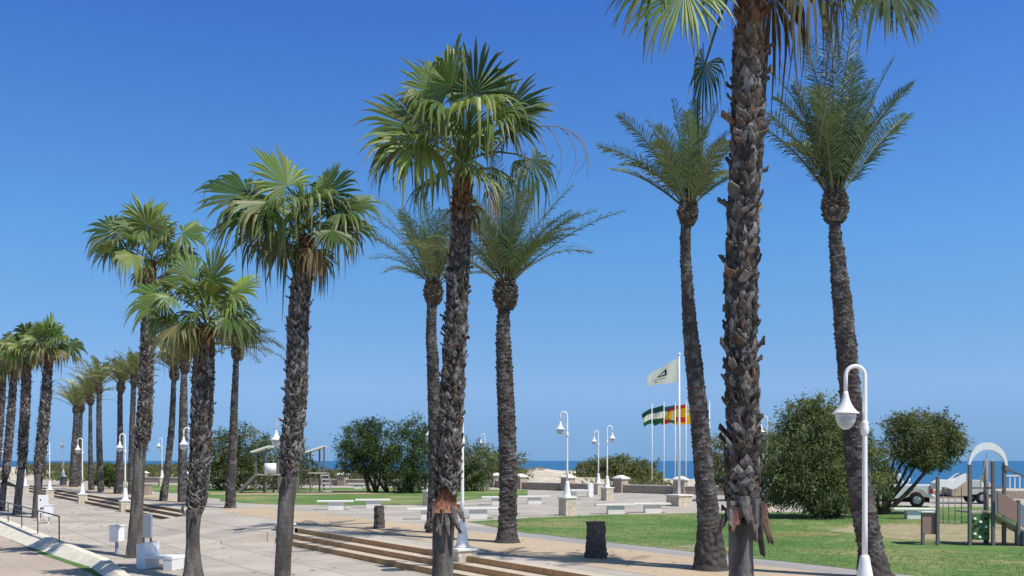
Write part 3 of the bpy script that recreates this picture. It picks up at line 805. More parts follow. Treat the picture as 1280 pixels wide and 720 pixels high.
def date_palm(label, rows, Y, crown, gz=TZ, seed=1, nf=26, L=2.6, nl=30, ll=.42, bulb=.33, col=(.095, .15, .05), near=True, m_sc=9, pitch=.11, amp=.03, tips=None, elr=(12, 84), bendr=(.4, 1.1), lw=.025, flare=0, wind=0.0):
    random.seed(seed)
    pts = pxpath(list(rows) + [(crown[0], crown[1] + 6, rows[0][2])], Y, gz); base = Vector((pts[0][0], pts[0][1], gz))
    root = thing('date_palm', label, 'palm tree', base, 0, 'feather palms on the terrace')
    pts = [(a_, b_, c_, d_ * .9) for a_, b_, c_, d_ in pts]
    path = Path(pts); ztop = pts[-1][2]
    t = MB(); n = 45 if near else 14; dz = .027 if near else .11
    prev = None; z = gz - .05; cells = {}
    while z < ztop + .02:
        x, y, _, r = path(z)
        if flare and z < gz + flare: r *= 1 + .35 * (1 - (z - gz) / flare)
        ring = []; cs = []
        for k in range(n):
            a = 2 * math.pi * k / n
            v_ = z / pitch + .5 * mn.noise(Vector((math.cos(a) * 1.5, math.sin(a) * 1.5, z * .9 + seed))) + .55 * mn.noise(Vector((math.cos(a) * 5, math.sin(a) * 5, z * 4 + seed))); row = int(v_); fv = v_ - row
            u_ = a * m_sc / 6.2832 + .5 * (row % 2) + .35 * mn.noise(Vector((math.cos(a) * 4, math.sin(a) * 4, z * 6))); cu = int(u_) % m_sc; fu = u_ - int(u_)
            if (row, cu) not in cells: cells[(row, cu)] = (ru(.4, 1.5), jit(random.choice([(.072, .064, .058), (.088, .079, .071), (.062, .055, .05), (.14, .13, .12)]), .1))
            h, c = cells[(row, cu)]
            rough = flare and z < gz + flare
            if rough: c = jit((.075, .066, .06), .08); bump = .045 * mn.noise(Vector((a * 3, z * 9, seed)))
            else: bump = amp * h * fv ** 1.3 * (1 - .75 * (2 * abs(fu - .5)) ** 2) - amp * .5
            rr = r + bump
            ring.append(t.vert((x - base.x + math.cos(a) * rr, y - base.y + math.sin(a) * rr, z - gz))); cs.append(c)
        if prev:
            for k in range(n): t.face((prev[k], prev[(k + 1) % n], ring[(k + 1) % n], ring[k]), 0, cs[k], not near)
        prev = ring; z += dz
    t.face(prev, 0, (.1, .09, .08))
    t.build('trunk', M_bark, root)
    ctr = at(crown[0], crown[1], Y) - base
    # swollen head of cut frond bases under the crown
    if bulb:
        b = MB(); hh = bulb * 2.1
        hh = bulb * 2.6
        b.lathe([(bulb * .55, -hh * .95), (bulb * .82, -hh * .75), (bulb * .95, -hh * .5), (bulb * .85, -hh * .25), (bulb * .55, 0), (bulb * .2, .12)], ctr.x, ctr.y, 16, 0, (.085, .07, .055))
        b.v = [(x, y, z_ + ctr.z) for x, y, z_ in b.v]
        nb = 150 if near else 50
        for i in range(nb):
            f = i / nb; zz = -hh * (.95 - .95 * f); rr = bulb * (.62 + .40 * math.sin(math.pi * min(1, f * .9 + .08)))
            a = i * GA; o = Vector((math.cos(a), math.sin(a), 0)); tn = Vector((-o.y, o.x, 0))
            p = ctr + Vector((0, 0, zz)) + o * (rr - .05); w = bulb * .2; l = bulb * ru(.28, .5)
            d = (o * .7 + Vector((0, 0, ru(.4, 1.1)))).normalized(); nn = d.cross(tn)
            c = jit(random.choice([(.10, .082, .064), (.07, .055, .042), (.16, .14, .11)]), .2)
            q = p + d * l
            b.hexa([p - tn * w - nn * .02, p + tn * w - nn * .02, p + tn * w + nn * .02, p - tn * w + nn * .02,
                    q - tn * w * .6 - nn * .012, q + tn * w * .6 - nn * .012, q + tn * w * .6 + nn * .012, q - tn * w * .6 + nn * .012], 0, c)
        b.build('crown_base', M_boot, root)
    m = MB()
    if tips:
        ppm = F / Y
        for tx, ty, dep, bd in tips:
            v_ = Vector(((tx - crown[0]) / ppm, dep, -(ty - crown[1]) / ppm))
            hl = math.hypot(v_.x, v_.y); az = math.atan2(v_.y, v_.x); el = math.atan2(v_.z, hl) + bd * .42
            feather(m, ctr + Vector((ru(-.08, .08), ru(-.08, .08), -.05)), az, el, v_.length * 1.06, bd, jit(col, .2), nl, ll, lw, ru(-.6, .6))
    for i in range(nf):
        f = (i + .5) / nf
        el = R(elr[1] - (elr[1] - elr[0]) * f + ru(-6, 6)); az = i * GA + seed
        cc = mixc((col[0] * 1.2, col[1] * 1.25, col[2] * .9), (col[0] * 1.15, col[1] * .95, col[2] * 1.1), f)
        feather(m, ctr + Vector((.12 * math.cos(az), .12 * math.sin(az), -.1 * f)), az, el, L * ru(.8, 1.08) * (.8 + .25 * f), R(57) * ru(*bendr), jit(cc, .22), nl, ll, lw, ru(-.5, .5), 10, ru(-.25, .25) + wind * math.sin(az))
    m.build('crown', M_feather, root)
    return root, path, base, ctr

random.seed(91)
m = MB()
for i in range(260):
    s_ = ru(-4, 45); t_ = ru(-9, 4.2)
    if -1.2 < t_ < .1: continue
    if t_ < 0 and 16 < s_ < 29 and t_ > -3.6: continue
    q = P(s_, t_); z = (TZ + .01) if t_ > 0 else .006; a = ru(0, 6.28); l = ru(.04, .22); w_ = ru(.008, .03)
    c = jit(random.choice([(.22, .16, .09), (.13, .10, .07), (.28, .23, .15), (.10, .10, .06)]), .2)
    d = Vector((math.cos(a), math.sin(a), 0)); n_ = Vector((-d.y, d.x, 0)); o_ = Vector((q[0], q[1], z))
    m.poly([o_ - d * l / 2, o_ + n_ * w_ + Vector((0, 0, .015)), o_ + d * l / 2 + Vector((0, 0, ru(0, .03))), o_ - n_ * w_], 0, c)
tag(m.build('fallen_leaf_litter', M_boot), 'scattered dry scraps of palm leaf on the paving', kind='stuff')
# ------------------------------------------------------------------ fan palms
fp = {}
fp['torn'] = fan_palm('fan palm with an orange wound in its bark and drooping bare flower stalks',
    [(579, 212, 32), (576, 300, 35), (570, 400, 37), (565, 500, 40), (559, 600, 43), (556, 640, 36), (554, 665, 31), (553, 720, 30)], 12.5, 636, (580, 200), seed=11, pale=.9, nleaf=9, nseg=34, per_m=430, size=.53, Rb=.58, pet=.5, dead=2, skirt=5,
    explicit=[(530, 168, -.15, 84, .35, 'g', .1, -.9), (528, 182, -.3, 84, .5, 'y', .35, -1.0), (594, 125, -.25, 66, .15, 'd', 0, .1), (630, 150, -.25, 66, .22, 'd', .05, .9),
              (640, 138, .2, 66, .25, 'g', .05, .8), (545, 120, -.1, 60, .4, 'y', .1), (566, 128, -.55, 80, .75, 'g', .5), (590, 150, -.6, 74, .9, 'y', .7), (555, 150, -.6, 66, .9, 'g', .6),
              (612, 165, -.55, 66, .85, 'g', .6), (560, 100, .2, 60, .5, 'g', .1), (600, 105, .3, 60, .4, 'g', .1), (664, 196, .1, 52, 1.2, 'd', 1.3), (505, 175, .3, 66, .7, 'd', .4)])
fp['big'] = fan_palm('largest nearest fan palm with thick shaggy grey trunk, its crown cut by the top edge',
    [(943, -30, 42), (940, 0, 44), (935, 100, 51), (933, 200, 53), (928, 300, 51), (926, 400, 52), (928, 500, 53), (929, 600, 57), (929, 640, 48), (926, 660, 36), (927, 720, 36)], 8.04, 648, (944, -66), seed=5, pale=.9, random_fill=False, nleaf=0, nseg=40, per_m=430, size=.62, Rb=.60, pet=.56, dead=0, skirt=5,
    explicit=[(852, -6, -.15, 88, .35, 'y', .8, -.8), (830, -50, .1, 88, .5, 'g', .5, -.8), (1094, -14, -.2, 88, .45, 'd', .6, .8), (1120, -40, .1, 84, .5, 'g', .4, .8), (893, 56, .4, 60, 1.2, 'd', 1.4), (985, -95, -.35, 90, .4, 'g', .1), (1050, -62, .2, 84, .7, 'g', .7), (975, -28, .25, 84, 1.9, 'k', 2.0), (1008, -34, -.1, 88, 1.9, 'b', 2.0), (880, -150, .2, 90, .3, 'y', 0), (950, -165, -.1, 90, .2, 'y', 0), (1015, -150, .1, 90, .3, 'g', 0), (855, -95, .2, 92, .4, 'g', .2), (1060, -110, -.2, 92, .4, 'd', .2), (940, -120, .5, 90, .5, 'd', .2), (905, -100, .45, 88, .8, 'g', .5)])
fp['c'] = fan_palm('fan palm with a dark frond hanging beside its trunk, left playground behind',
    [(382, 296, 29), (379, 340, 31), (373, 400, 33), (370, 500, 34), (364, 570, 33), (361, 596, 28), (358, 625, 24), (353, 720, 23)], 17.5, 596, (383, 285), seed=23, nleaf=14, nseg=32, per_m=380, size=.62, Rb=.72, pet=.66, dead=2, skirt=5,
    explicit=[(318, 250, -.3, 72, .5, 'd', .2, -.7), (310, 262, .2, 66, .6, 'g', .3, -.6), (430, 262, -.2, 58, .6, 'g', .2, .6), (362, 235, -.2, 58, .3, 'y', .05), (408, 245, -.1, 56, .25, 'd', .05, .6), (356, 306, -.2, 46, 1.2, 'd', 1.6), (390, 262, -.5, 62, .8, 'g', .5), (345, 262, -.5, 62, .9, 'g', .5), (420, 285, -.2, 44, .9, 'k', .8)])
fp['d'] = fan_palm('fan palm with brown fibrous top and pale broad fans, in front of the far steps',
    [(257, 408, 29), (255, 450, 31), (253, 500, 33), (249, 600, 31), (246, 630, 30), (242, 646, 21), (241, 680, 19), (242, 715, 25)], 22.5, 636, (258, 395), seed=31, nleaf=16, nseg=28, per_m=360, size=.68, Rb=.74, pet=.68, dead=2, skirt=5,
    explicit=[(268, 352, -.2, 52, .12, 'y', 0, .1), (293, 368, -.25, 50, .3, 'y', .1, .8), (228, 405, -.3, 48, .5, 'l', .3, -.7), (205, 372, -.1, 52, .5, 'g', .2, -.7), (240, 345, .1, 46, .3, 'g', .1)])
fp['e'] = fan_palm('tall slim fan palm with pale shaved lower stem beside the white loungers',
    [(188, 328, 17), (185, 400, 20), (182, 500, 22), (179, 548, 23), (175, 566, 17), (172, 620, 17), (168, 692, 21)], 27.8, 560, (189, 318), seed=44, nleaf=16, nseg=26, per_m=320, size=.7, Rb=.78, pet=.78, dead=2, skirt=5,
    explicit=[(148, 292, -.2, 42, .6, 'd', .3, -.7), (230, 292, -.1, 40, .5, 'g', .2, .6), (183, 278, 0, 40, .15, 'y', 0), (165, 285, .2, 42, .4, 'y', .1)])
left_rows = [
 ('rightmost fan palm of the left edge group, shaggy trunk ending in a ragged collar', [(61, 442, 12), (57, 500, 15), (52, 560, 16), (49, 590, 15), (48, 602, 11), (45, 652, 12)], 47, 592, (61, 432), 51),
 ('second fan palm from the right in the left edge group', [(34, 448, 12), (31, 520, 14), (28, 575, 13), (26, 590, 10), (21, 645, 11)], 50, 584, (35, 435), 62),
 ('leaning slim fan palm third from the right in the left edge group', [(18, 455, 10), (13, 530, 11), (8, 590, 11), (5, 605, 9), (1, 640, 10)], 54, 600, (19, 445), 73),
 ('fan palm at the very left edge, trunk cut by the frame', [(4, 465, 9), (0, 530, 10), (-5, 600, 9), (-9, 636, 9)], 58, 600, (5, 455), 84)]
for lab, rows, Y, be, cr, sd_ in left_rows:
    fan_palm(lab, rows, Y, be, cr, seed=sd_, nleaf=24, nseg=20, per_m=200, size=1.0, Rb=.85, pet=.85, near=False, dead=1, skirt=3)

# hanging flower stalks and wound of the torn palm
rt, path, base, ctr = fp['torn']
random.seed(3)
m = MB(); ppm = F / 12.5
def wpt(px, py, dep=0): return at(px, py, 12.5) + Vector((0, dep, 0)) - base
main = [(612, 200), (628, 180), (648, 168), (672, 163), (696, 164), (716, 172), (728, 186), (734, 205), (732, 232)]
m.tube([wpt(x, y, -.1 - .02 * i) for i, (x, y) in enumerate(main)], [.011, .010, .009, .008, .007, .006, .005, .004, .002], 5, 0, (.30, .25, .13))
for i, (x0, y0, x1, y1) in enumerate(((648, 168, 645, 245), (664, 164, 672, 250), (682, 163, 690, 245), (700, 165, 708, 238), (714, 171, 718, 225), (636, 174, 650, 215))):
    xa = x0 + 18; m.tube([wpt(x0, y0, -.15), wpt(x0 + 10, y0 + 10, -.18), wpt(xa, y0 + 30, -.2), wpt((xa + x1) / 2 + 6, (y0 + y1) / 2 + 10, -.2), wpt(x1, y1, -.2)], [.006, .006, .005, .004, .002], 5, 0, (.27, .22, .11))
m.build('flower_stalk', M_leaf, rt)
m = MB()
zc = at(0, 624, 12.5).z; x, y, _, r = path(zc)
K = 9
for j in range(6):
    for k in range(K):
        pass
ids = []
for j in range(8):
    zz = zc - .17 + .32 * j / 7; row = []
    x, y, _, r = path(zz); hw = (.95, 1.0, .92, .85, .7, .5, .3, .1)[j] * ru(.88, 1.1)
    for k in range(K):
        a = R(-86) + hw * (k / (K - 1) - .5) * 1.5; rr = r + .035 - .05 * math.sin(math.pi * k / (K - 1)) * math.sin(math.pi * j / 7) + ru(-.006, .006)
        rr = max(rr, r - .012)
        row.append(m.vert((x - base.x + math.cos(a) * rr, y - base.y + math.sin(a) * rr, zz - base.z)))
    ids.append(row)
for j in range(7):
    for k in range(K - 1):
        m.face((ids[j][k], ids[j][k + 1], ids[j + 1][k + 1], ids[j + 1][k]), 0, jit(mixc((.40, .19, .10), (.09, .04, .028), min(1, max(0, j / 5 + ru(-.2, .2)))), .3), True)
m.build('bark_wound', M_boot, [c for c in rt.children if c.name.startswith('trunk')][0])
def flap(tr, path, base, zz, a0, l, w_, out, c, sd=0):
    random.seed(int(a0 * 7 + l * 1000) % 9973)
    mf = MB(); x, y, _, r = path(zz); a = R(a0); o = Vector((math.cos(a), math.sin(a), 0)); tn = Vector((-o.y, o.x, 0))
    p = Vector((x, y, zz)) - base + o * (r - .01); fr = []; bk = []; drift = ru(-.3, .3); K = 6
    for q in range(K + 1):
        t = q / K; hw = w_ * .5 * (1 - .62 * t ** 1.5) * ru(.82, 1.12)
        ct = p - Vector((0, 0, l * t)) + o * (out * l * t ** 1.6 + .02) + tn * (drift * l * t * t + ru(-.006, .006))
        row = [ct - tn * hw - o * .018, ct - tn * hw * .4 + o * .012, ct + tn * hw * .4 + o * .012, ct + tn * hw - o * .018]
        if q == K: row = [v_ + Vector((0, 0, ru(-.05, .03))) for v_ in row]
        fr.append([mf.vert(v_) for v_ in row]); bk.append([mf.vert(v_ - o * .012) for v_ in row])
    for q in range(K):
        cc = jit(mixc(c, (.08, .07, .065), .5 * rnd()), .2)
        for e in range(3):
            mf.face((fr[q][e], fr[q + 1][e], fr[q + 1][e + 1], fr[q][e + 1]), 0, cc); mf.face((bk[q][e + 1], bk[q + 1][e + 1], bk[q + 1][e], bk[q][e]), 0, cc)
        mf.face((fr[q][0], bk[q][0], bk[q + 1][0], fr[q + 1][0]), 0, cc); mf.face((fr[q][3], fr[q + 1][3], bk[q + 1][3], bk[q][3]), 0, cc)
    for e in range(3): mf.face((fr[K][e], bk[K][e], bk[K][e + 1], fr[K][e + 1]), 0, c)
    mf.build('bark_flap', M_boot, tr)
trk = [c for c in rt.children if c.name.startswith('trunk')][0]
for a0, dz_, l, w_, out, c in ((-58, -.02, .34, .12, .28, (.13, .12, .11)), (-98, -.13, .2, .10, .3, (.16, .14, .125)), (-132, -.03, .24, .11, .5, (.10, .09, .085)), (-80, -.12, .3, .1, .12, (.14, .13, .12)), (-112, -.11, .24, .09, .2, (.11, .10, .095)), (-30, 0, .2, .1, .4, (.15, .13, .12))):
    flap(trk, path, base, zc - .06 + dz_, a0, l, w_, out, c)
# hanging strips at the foot of the big palm's shaggy bark
rt, path, base, ctr = fp['big']
zc = at(0, 640, 8.04).z; trk = [c for c in rt.children if c.name.startswith('trunk')][0]
for a0, dz_, l, w_, out, c in ((-35, .08, .32, .08, .22, (.20, .11, .085)), (-50, .02, .36, .07, .05, (.05, .045, .045)), (-118, .05, .17, .13, .3, (.22, .11, .08)), (-92, .07, .19, .11, .15, (.15, .11, .095)), (-70, .12, .3, .1, .08, (.12, .11, .105)), (-140, .1, .2, .1, .3, (.14, .12, .11)), (-104, .14, .22, .1, .12, (.17, .15, .14))):
    flap(trk, path, base, zc + dz_, a0, l, w_, out, c)

# ------------------------------------------------------------------ date palms
date_palm('feather palm at right with upright silvery fronds, dark leaning trunk behind the near lamp',
    [(1043, 275, 16), (1046, 310, 20), (1053, 380, 27), (1061, 470, 29), (1069, 560, 31), (1080, 640, 34), (1093, 715, 36)], 19.3, (1044, 240), seed=101, nf=17, L=2.7, nl=76, ll=.54, bulb=.25, elr=(52, 88), bendr=(.25, .8), pitch=.1, amp=.035, flare=.5,
    tips=[(1105, 85, -.3, .25), (1082, 20, .2, .1), (1062, 28, -.5, .2), (1030, 40, -.5, .3), (1002, 50, -.2, .35), (975, 90, .3, .5), (965, 130, -.3, .8), (975, 190, -.4, 1.1), (1096, 150, .5, .5), (985, 70, .6, .4)])
date_palm('feather palm with round knobbly head and leaning trunk just left of the largest palm',
    [(857, 292, 15), (858, 340, 16), (862, 400, 20), (867, 450, 24), (874, 520, 26), (881, 600, 28), (886, 650, 32), (888, 708, 36)], 20.7, (860, 252), seed=112, nf=15, L=2.15, nl=70, ll=.42, bulb=.21, elr=(34, 87), bendr=(.4, 1.1), pitch=.1, amp=.03, flare=.9,
    tips=[(750, 185, 0, .55), (775, 152, -.2, .4), (808, 150, .2, .25), (838, 135, -.3, .15), (868, 125, .2, .1), (892, 140, -.2, .2), (905, 165, .3, .4), (800, 190, .5, .6)])
date_palm('middle feather palm with rough scaly trunk beyond the steps',
    [(630, 386, 17), (629, 420, 20), (631, 470, 24), (634, 550, 25), (635, 620, 25), (634, 675, 26)], 27.6, (632, 352), seed=123, nf=22, L=3.2, nl=72, ll=.54, bulb=.33, elr=(34, 88), bendr=(.4, 1.15), m_sc=8, pitch=.12, amp=.05, flare=.35,
    tips=[(770, 273, -.4, .5), (715, 235, .2, .4), (690, 205, -.3, .3), (655, 195, .3, .15), (615, 200, -.4, .15), (585, 235, .3, .35), (745, 262, .5, .7), (700, 300, -.6, .9), (560, 290, -.4, .7), (670, 215, -.6, .3)])
date_palm('feather palm half hidden behind the torn fan palm trunk',
    [(540, 384, 14), (539, 420, 15), (541, 450, 17), (543, 550, 17), (542, 640, 18), (540, 666, 19)], 31.4, (542, 352), seed=134, nf=24, L=3.0, nl=62, ll=.54, bulb=.30, elr=(30, 88), bendr=(.35, 1.05), m_sc=8, amp=.035,
    tips=[(440, 290, -.3, .7), (455, 265, .3, .6), (480, 255, 0, .4), (520, 250, .2, .2), (600, 280, .2, .5)])
date_palm('slim feather palm with ringed pale trunk left of the left playground',
    [(295, 452, 8), (293, 500, 10), (291, 560, 12), (288, 632, 15)], 47.8, (297, 432), seed=145, nf=38, L=2.3, nl=34, ll=.5, bulb=.3, lw=.04, near=True, m_sc=8, pitch=.14, amp=.04, elr=(0, 84), bendr=(.6, 1.4))
fars = [
 ('feather palm with dark bulbous head behind the fan palm with brown top', [(230, 470, 9), (229, 520, 12), (228, 600, 12), (228, 628, 13)], 54.5, (231, 450), 201, 2.2),
 ('leaning feather palm, left of a pair, trunk bending toward its neighbour', [(217, 482, 7), (214, 540, 9), (208, 600, 9), (204, 626, 12)], 56.5, (218, 460), 212, 2.1),
 ('feather palm half hidden by the pale shaved palm stem', [(167, 482, 7), (165, 540, 8), (164, 618, 9)], 67, (168, 470), 223, 2.2),
 ('feather palm with thick foot and round head in the far cluster', [(150, 496, 7), (150, 550, 8), (149, 590, 10), (148, 617, 13)], 69, (151, 478), 234, 2.2),
 ('feather palm with the darkest thin trunk in the far cluster', [(124, 496, 7), (124, 550, 8), (126, 614, 9)], 73, (124, 480), 245, 2.4),
 ('thin feather palm left of the darkest trunk in the far cluster', [(113, 510, 5), (113, 560, 6), (114, 612, 8)], 77, (113, 495), 256, 2.4),
 ('low feather palm at the left end of the far cluster', [(95, 520, 7), (93, 560, 9), (92, 608, 12)], 86, (95, 508), 267, 2.5),
 ('feather palm just behind the low one at the left end of the far cluster', [(101, 520, 5), (100, 560, 6), (99, 607, 7)], 89, (102, 505), 278, 2.4)]
for lab, rows, Y, cr, sd_, L in fars:
    date_palm(lab, rows, Y, cr, seed=sd_, nf=24, L=L * 1.12, nl=26, ll=.5, bulb=.30, lw=.055, near=False, elr=(28, 88), bendr=(.35, 1.0), col=(.17, .21, .075), wind=.25)

# palm stumps
def stump(label, px, py, hpx, wpx, seed):
    random.seed(seed); Y = gY(py); loc = Vector((gx(px, Y), Y, TZ))
    h = hpx * Y / F; r = wpx * Y / F / 2
    m = MB(); n = 40; prev = None; rows = 26
    for j in range(rows + 1):
        z = h * j / rows - (.03 if j == 0 else 0); ring = []
        for k in range(n):
            a = 2 * math.pi * k / n
            f = 1 + .16 * mn.noise(Vector((math.cos(a) * 2.5, math.sin(a) * 2.5, z * 9 + seed))) + .07 * mn.noise(Vector((math.cos(a) * 7, math.sin(a) * 7, z * 22)))
            f *= 1.12 - .12 * j / rows + (.1 if j < 4 else 0)
            ring.append(m.vert((math.cos(a) * r * f, math.sin(a) * r * f, z)))
        if prev:
            for k in range(n): m.face((prev[k], prev[(k + 1) % n], ring[(k + 1) % n], ring[k]), 0, jit((.10, .085, .075), .25))
        prev = ring
    m.face(prev, 0, (.16, .13, .10))
    o = m.build('palm_stump', M_bark); o.location = loc
    tag(o, label, 'stump')
stump('dark rough palm stump on ochre paving between two feather palms', 745, 697, 45, 23, 5)
stump('small brown palm stump behind the top of the near steps', 474, 660, 28, 12, 9)

# ------------------------------------------------------------------ broad trees and bushes
def leafcloud(m, lobes, n, leaf, cols, hang=.5, out=None):
    def clump(cc, col, sp, dirc, num):
        for j in range(num):
            q = cc + Vector((random.gauss(0, sp), random.gauss(0, sp), random.gauss(0, sp * .8)))
            dv = (dirc * ru(.3, 1.2) + Vector((ru(-1, 1), ru(-1, 1), ru(-1, .6))) * .7 + Vector((0, 0, -hang))).normalized()
            l = leaf * ru(.6, 1.5); s = dv.orthogonal().normalized() * l * .15
            s = Matrix.Rotation(ru(0, 6.28), 3, dv) @ s
            cl = jit(col, .09)
            i0 = m.vert(q); i1 = m.vert(q + dv * l * .5 + s); i2 = m.vert(q + dv * l); i3 = m.vert(q + dv * l * .5 - s)
            m.face((i0, i1, i2, i3), 0, cl)
    for (x, y, z, a, b, c) in lobes:
        k = int(n * (a * b * c) ** .8 / sum((q[3] * q[4] * q[5]) ** .8 for q in lobes))
        ncl = max(6, k // 26); av = (a + b + c) / 3; ph = ru(0, 50)
        for i in range(ncl):
            d = Vector((random.gauss(0, 1), random.gauss(0, 1), random.gauss(0, 1))).normalized()
            g = 1 + .34 * mn.noise(d * 2.1 + Vector((ph, 0, 0))) + .25 * mn.noise(d * 5 + Vector((0, ph, 0)))   # uneven outline
            rr = ru(.3, 1.06) ** .55 * g
            if mn.noise(d * 3.3 + Vector((0, 0, ph))) < -.28 and rr > .7: continue          # gaps
            cc = Vector((x + d.x * a * rr, y + d.y * b * rr, z + d.z * c * rr))
            col = jit(random.choice(cols), .16)
            dirc = (d + Vector((0, 0, ru(-.5, .7)))).normalized()
            clump(cc, col, ru(.08, .2) * av, dirc, 26)
            if rr > .85 and rnd() < .13:                                                      # wispy sprays reaching out
                L = av * ru(.25, .55); e = (dirc + Vector((0, 0, ru(-.3, .5)))).normalized()
                for t in (.3, .55, .8, 1.0): clump(cc + e * L * t + Vector((0, 0, -.15 * hang * L * t * t)), col, .06 * av * (1.2 - t), e, 6)
def stem(m, pts, r0, r1, n=7):
    k = len(pts); m.tube(pts, [r0 + (r1 - r0) * i / (k - 1) for i in range(k)], n, 0, (1, 1, 1))
DK = [(0.068, 0.120, 0.039), (0.098, 0.158, 0.051), (0.128, 0.173, 0.063), (0.060, 0.093, 0.036)]
TAM = [(0.115, 0.149, 0.065), (0.162, 0.196, 0.084), (0.209, 0.230, 0.108), (0.088, 0.115, 0.057), (0.236, 0.236, 0.135)]
LT = [(0.168, 0.202, 0.078), (0.213, 0.235, 0.095), (0.134, 0.168, 0.067), (0.246, 0.246, 0.123)]
def tree(name, label, px, Y, lobes_px, cols, n, leaf, seed, stems=3, hang=.4, cat='tree', r=.13, depth=1.0, spx=None):
    """lobes_px: centre px, centre py, half width px, half height px, depth offset (m)"""
    random.seed(seed)
    z0 = TZ if Y < wallY(gx(px, Y)) else duneZ(gx(px, Y), Y)
    base = Vector((gx(px, Y), Y, z0)); k = Y / F
    root = thing(name, label, cat, base)
    lobes = []
    for lx, ly, a, b, dy in lobes_px:
        c = at(lx, ly, Y) - base; lobes.append((c.x, dy, c.z, a * k, (a + b) * .5 * k * depth, b * k))
    m = MB(); leafcloud(m, lobes, n, leaf, cols, hang); m.build('crown', M_tree, root)
    t = MB()
    for i, l in enumerate(lobes):
        for j in range(min(2, stems)):
            sx = ((spx[(i + j) % len(spx)] - px) * k if spx else ru(-.3, .3)); b0 = Vector((sx, ru(-.2, .2), -.03)); e = Vector((l[0] + ru(-.4, .4) * l[3], l[1] + ru(-.4, .4) * l[4], l[2] + ru(-.2, .5) * l[5]))
            mid = b0.lerp(e, .4) + Vector((ru(-.25, .25), ru(-.25, .25), .1)); mid2 = b0.lerp(e, .7) + Vector((ru(-.2, .2), ru(-.2, .2), .1))
            stem(t, [b0, b0.lerp(mid, .5) + Vector((ru(-.12, .12), ru(-.1, .1), 0)), mid, mid2, e], r * ru(.7, 1.1), r * .15)
    if stems: t.build('trunk', M_wood, root)
    return root
tree('tamarisk_tree', 'big dark feathery tamarisk on the lawn left of the near lamp', 1022, 39.5,
     [(1015, 552, 44, 48, 0), (985, 582, 36, 44, -.3), (1050, 580, 38, 48, .3), (1020, 605, 45, 36, -.6), (1094, 588, 19, 38, .2), (965, 600, 24, 34, .2), (1040, 530, 28, 25, .2), (1066, 560, 24, 30, 0), (1000, 518, 22, 20, 0), (1025, 508, 18, 14, 0), (1045, 622, 34, 16, .3)], TAM + LT + DK[:2], 74000, .13, 301, 3, .6, r=.13, spx=[1015, 1024, 1045, 1032])
tree('tamarisk_tree', 'tamarisk with slanting trunk leaning right over the pickup truck', 1102, 42,
     [(1140, 545, 34, 28, 0), (1175, 548, 24, 30, .3), (1150, 566, 36, 19, -.2), (1103, 598, 12, 22, 0), (1185, 555, 16, 22, -.3), (1132, 528, 14, 12, .2), (1168, 580, 22, 8, .2)], TAM + LT[:2] + [(.07, .09, .035)], 32000, .125, 312, 1, .3, r=.13, spx=[1100, 1104])
tree('tamarisk_tree', 'paler tamarisk partly hidden behind the largest palm trunk', 915, 56,
     [(905, 570, 22, 28, 0), (935, 575, 25, 30, .5), (950, 560, 18, 22, -.5), (900, 592, 18, 16, .3)], TAM + LT, 12000, .2, 323, 2, .5, r=.1)
tree('broad_tree', 'rounded dark green tree with twisting bare trunks at left of the middle grove', 470, 71,
     [(450, 552, 24, 26, 0), (475, 560, 26, 28, .4), (436, 570, 15, 24, -.2), (460, 575, 28, 18, .3), (462, 538, 18, 14, 0)], DK + [(.06, .10, .03), (.08, .11, .035)], 22000, .17, 334, 2, .2, r=.14, spx=[462, 470, 484])
tree('broad_tree', 'dense dark tree hanging to the ground just left of the torn palm', 512, 70,
     [(512, 560, 28, 36, 0), (500, 585, 24, 30, -.2), (530, 575, 22, 40, .3), (520, 540, 18, 18, .2), (515, 600, 26, 16, 0)], DK + [(.055, .085, .03)], 20000, .17, 345, 2, .4, r=.14)
tree('tamarisk_tree', 'rounded green tamarisk between the torn palm and middle feather palm', 592, 74,
     [(585, 580, 24, 26, 0), (605, 578, 20, 22, .4), (590, 600, 24, 14, -.2), (572, 590, 18, 24, 0)], DK + TAM, 11000, .2, 356, 2, .4, r=.1)
tree('tamarisk_tree', 'pale yellow green bushy tree behind the small distant lamp', 628, 90,
     [(620, 580, 20, 20, 0), (638, 585, 18, 18, 0), (628, 595, 24, 12, 0)], LT, 7000, .24, 367, 1, .4, r=.1)
tree('broad_tree', 'dark green grove tree behind the slim ringed feather palm', 290, 76,
     [(280, 560, 22, 24, 0), (305, 558, 28, 26, .5), (290, 585, 34, 26, 0), (315, 590, 24, 22, -.3), (272, 590, 16, 22, .2)], DK + TAM, 16000, .22, 378, 1, .3, r=.13)
tree('broad_tree', 'lower round green tree behind the left playground slide', 345, 79,
     [(340, 568, 24, 22, 0), (365, 575, 22, 22, .4), (350, 592, 34, 16, 0), (385, 588, 16, 14, .3)], DK + TAM, 11000, .22, 389, 1, .3, r=.12)
tree('round_bush', 'rounded light green bush on the dunes behind the terrace lamps', 778, 92,
     [(770, 587, 27, 15, 0), (797, 589, 22, 14, .4), (755, 590, 20, 14, 0), (775, 598, 40, 9, 0), (735, 591, 14, 14, .5), (812, 596, 16, 9, .2)], LT + [(.17, .19, .07)], 20000, .28, 390, 0, .05, 'bush')
tree('round_bush', 'small bright green bush among the far feather palm trunks', 134, 80,
     [(136, 594, 12, 11, 0), (128, 600, 10, 9, 0), (142, 600, 8, 8, 0)], [(.08, .13, .03), (.10, .16, .04), (.06, .10, .03)], 4000, .22, 391, 0, .1, 'bush')
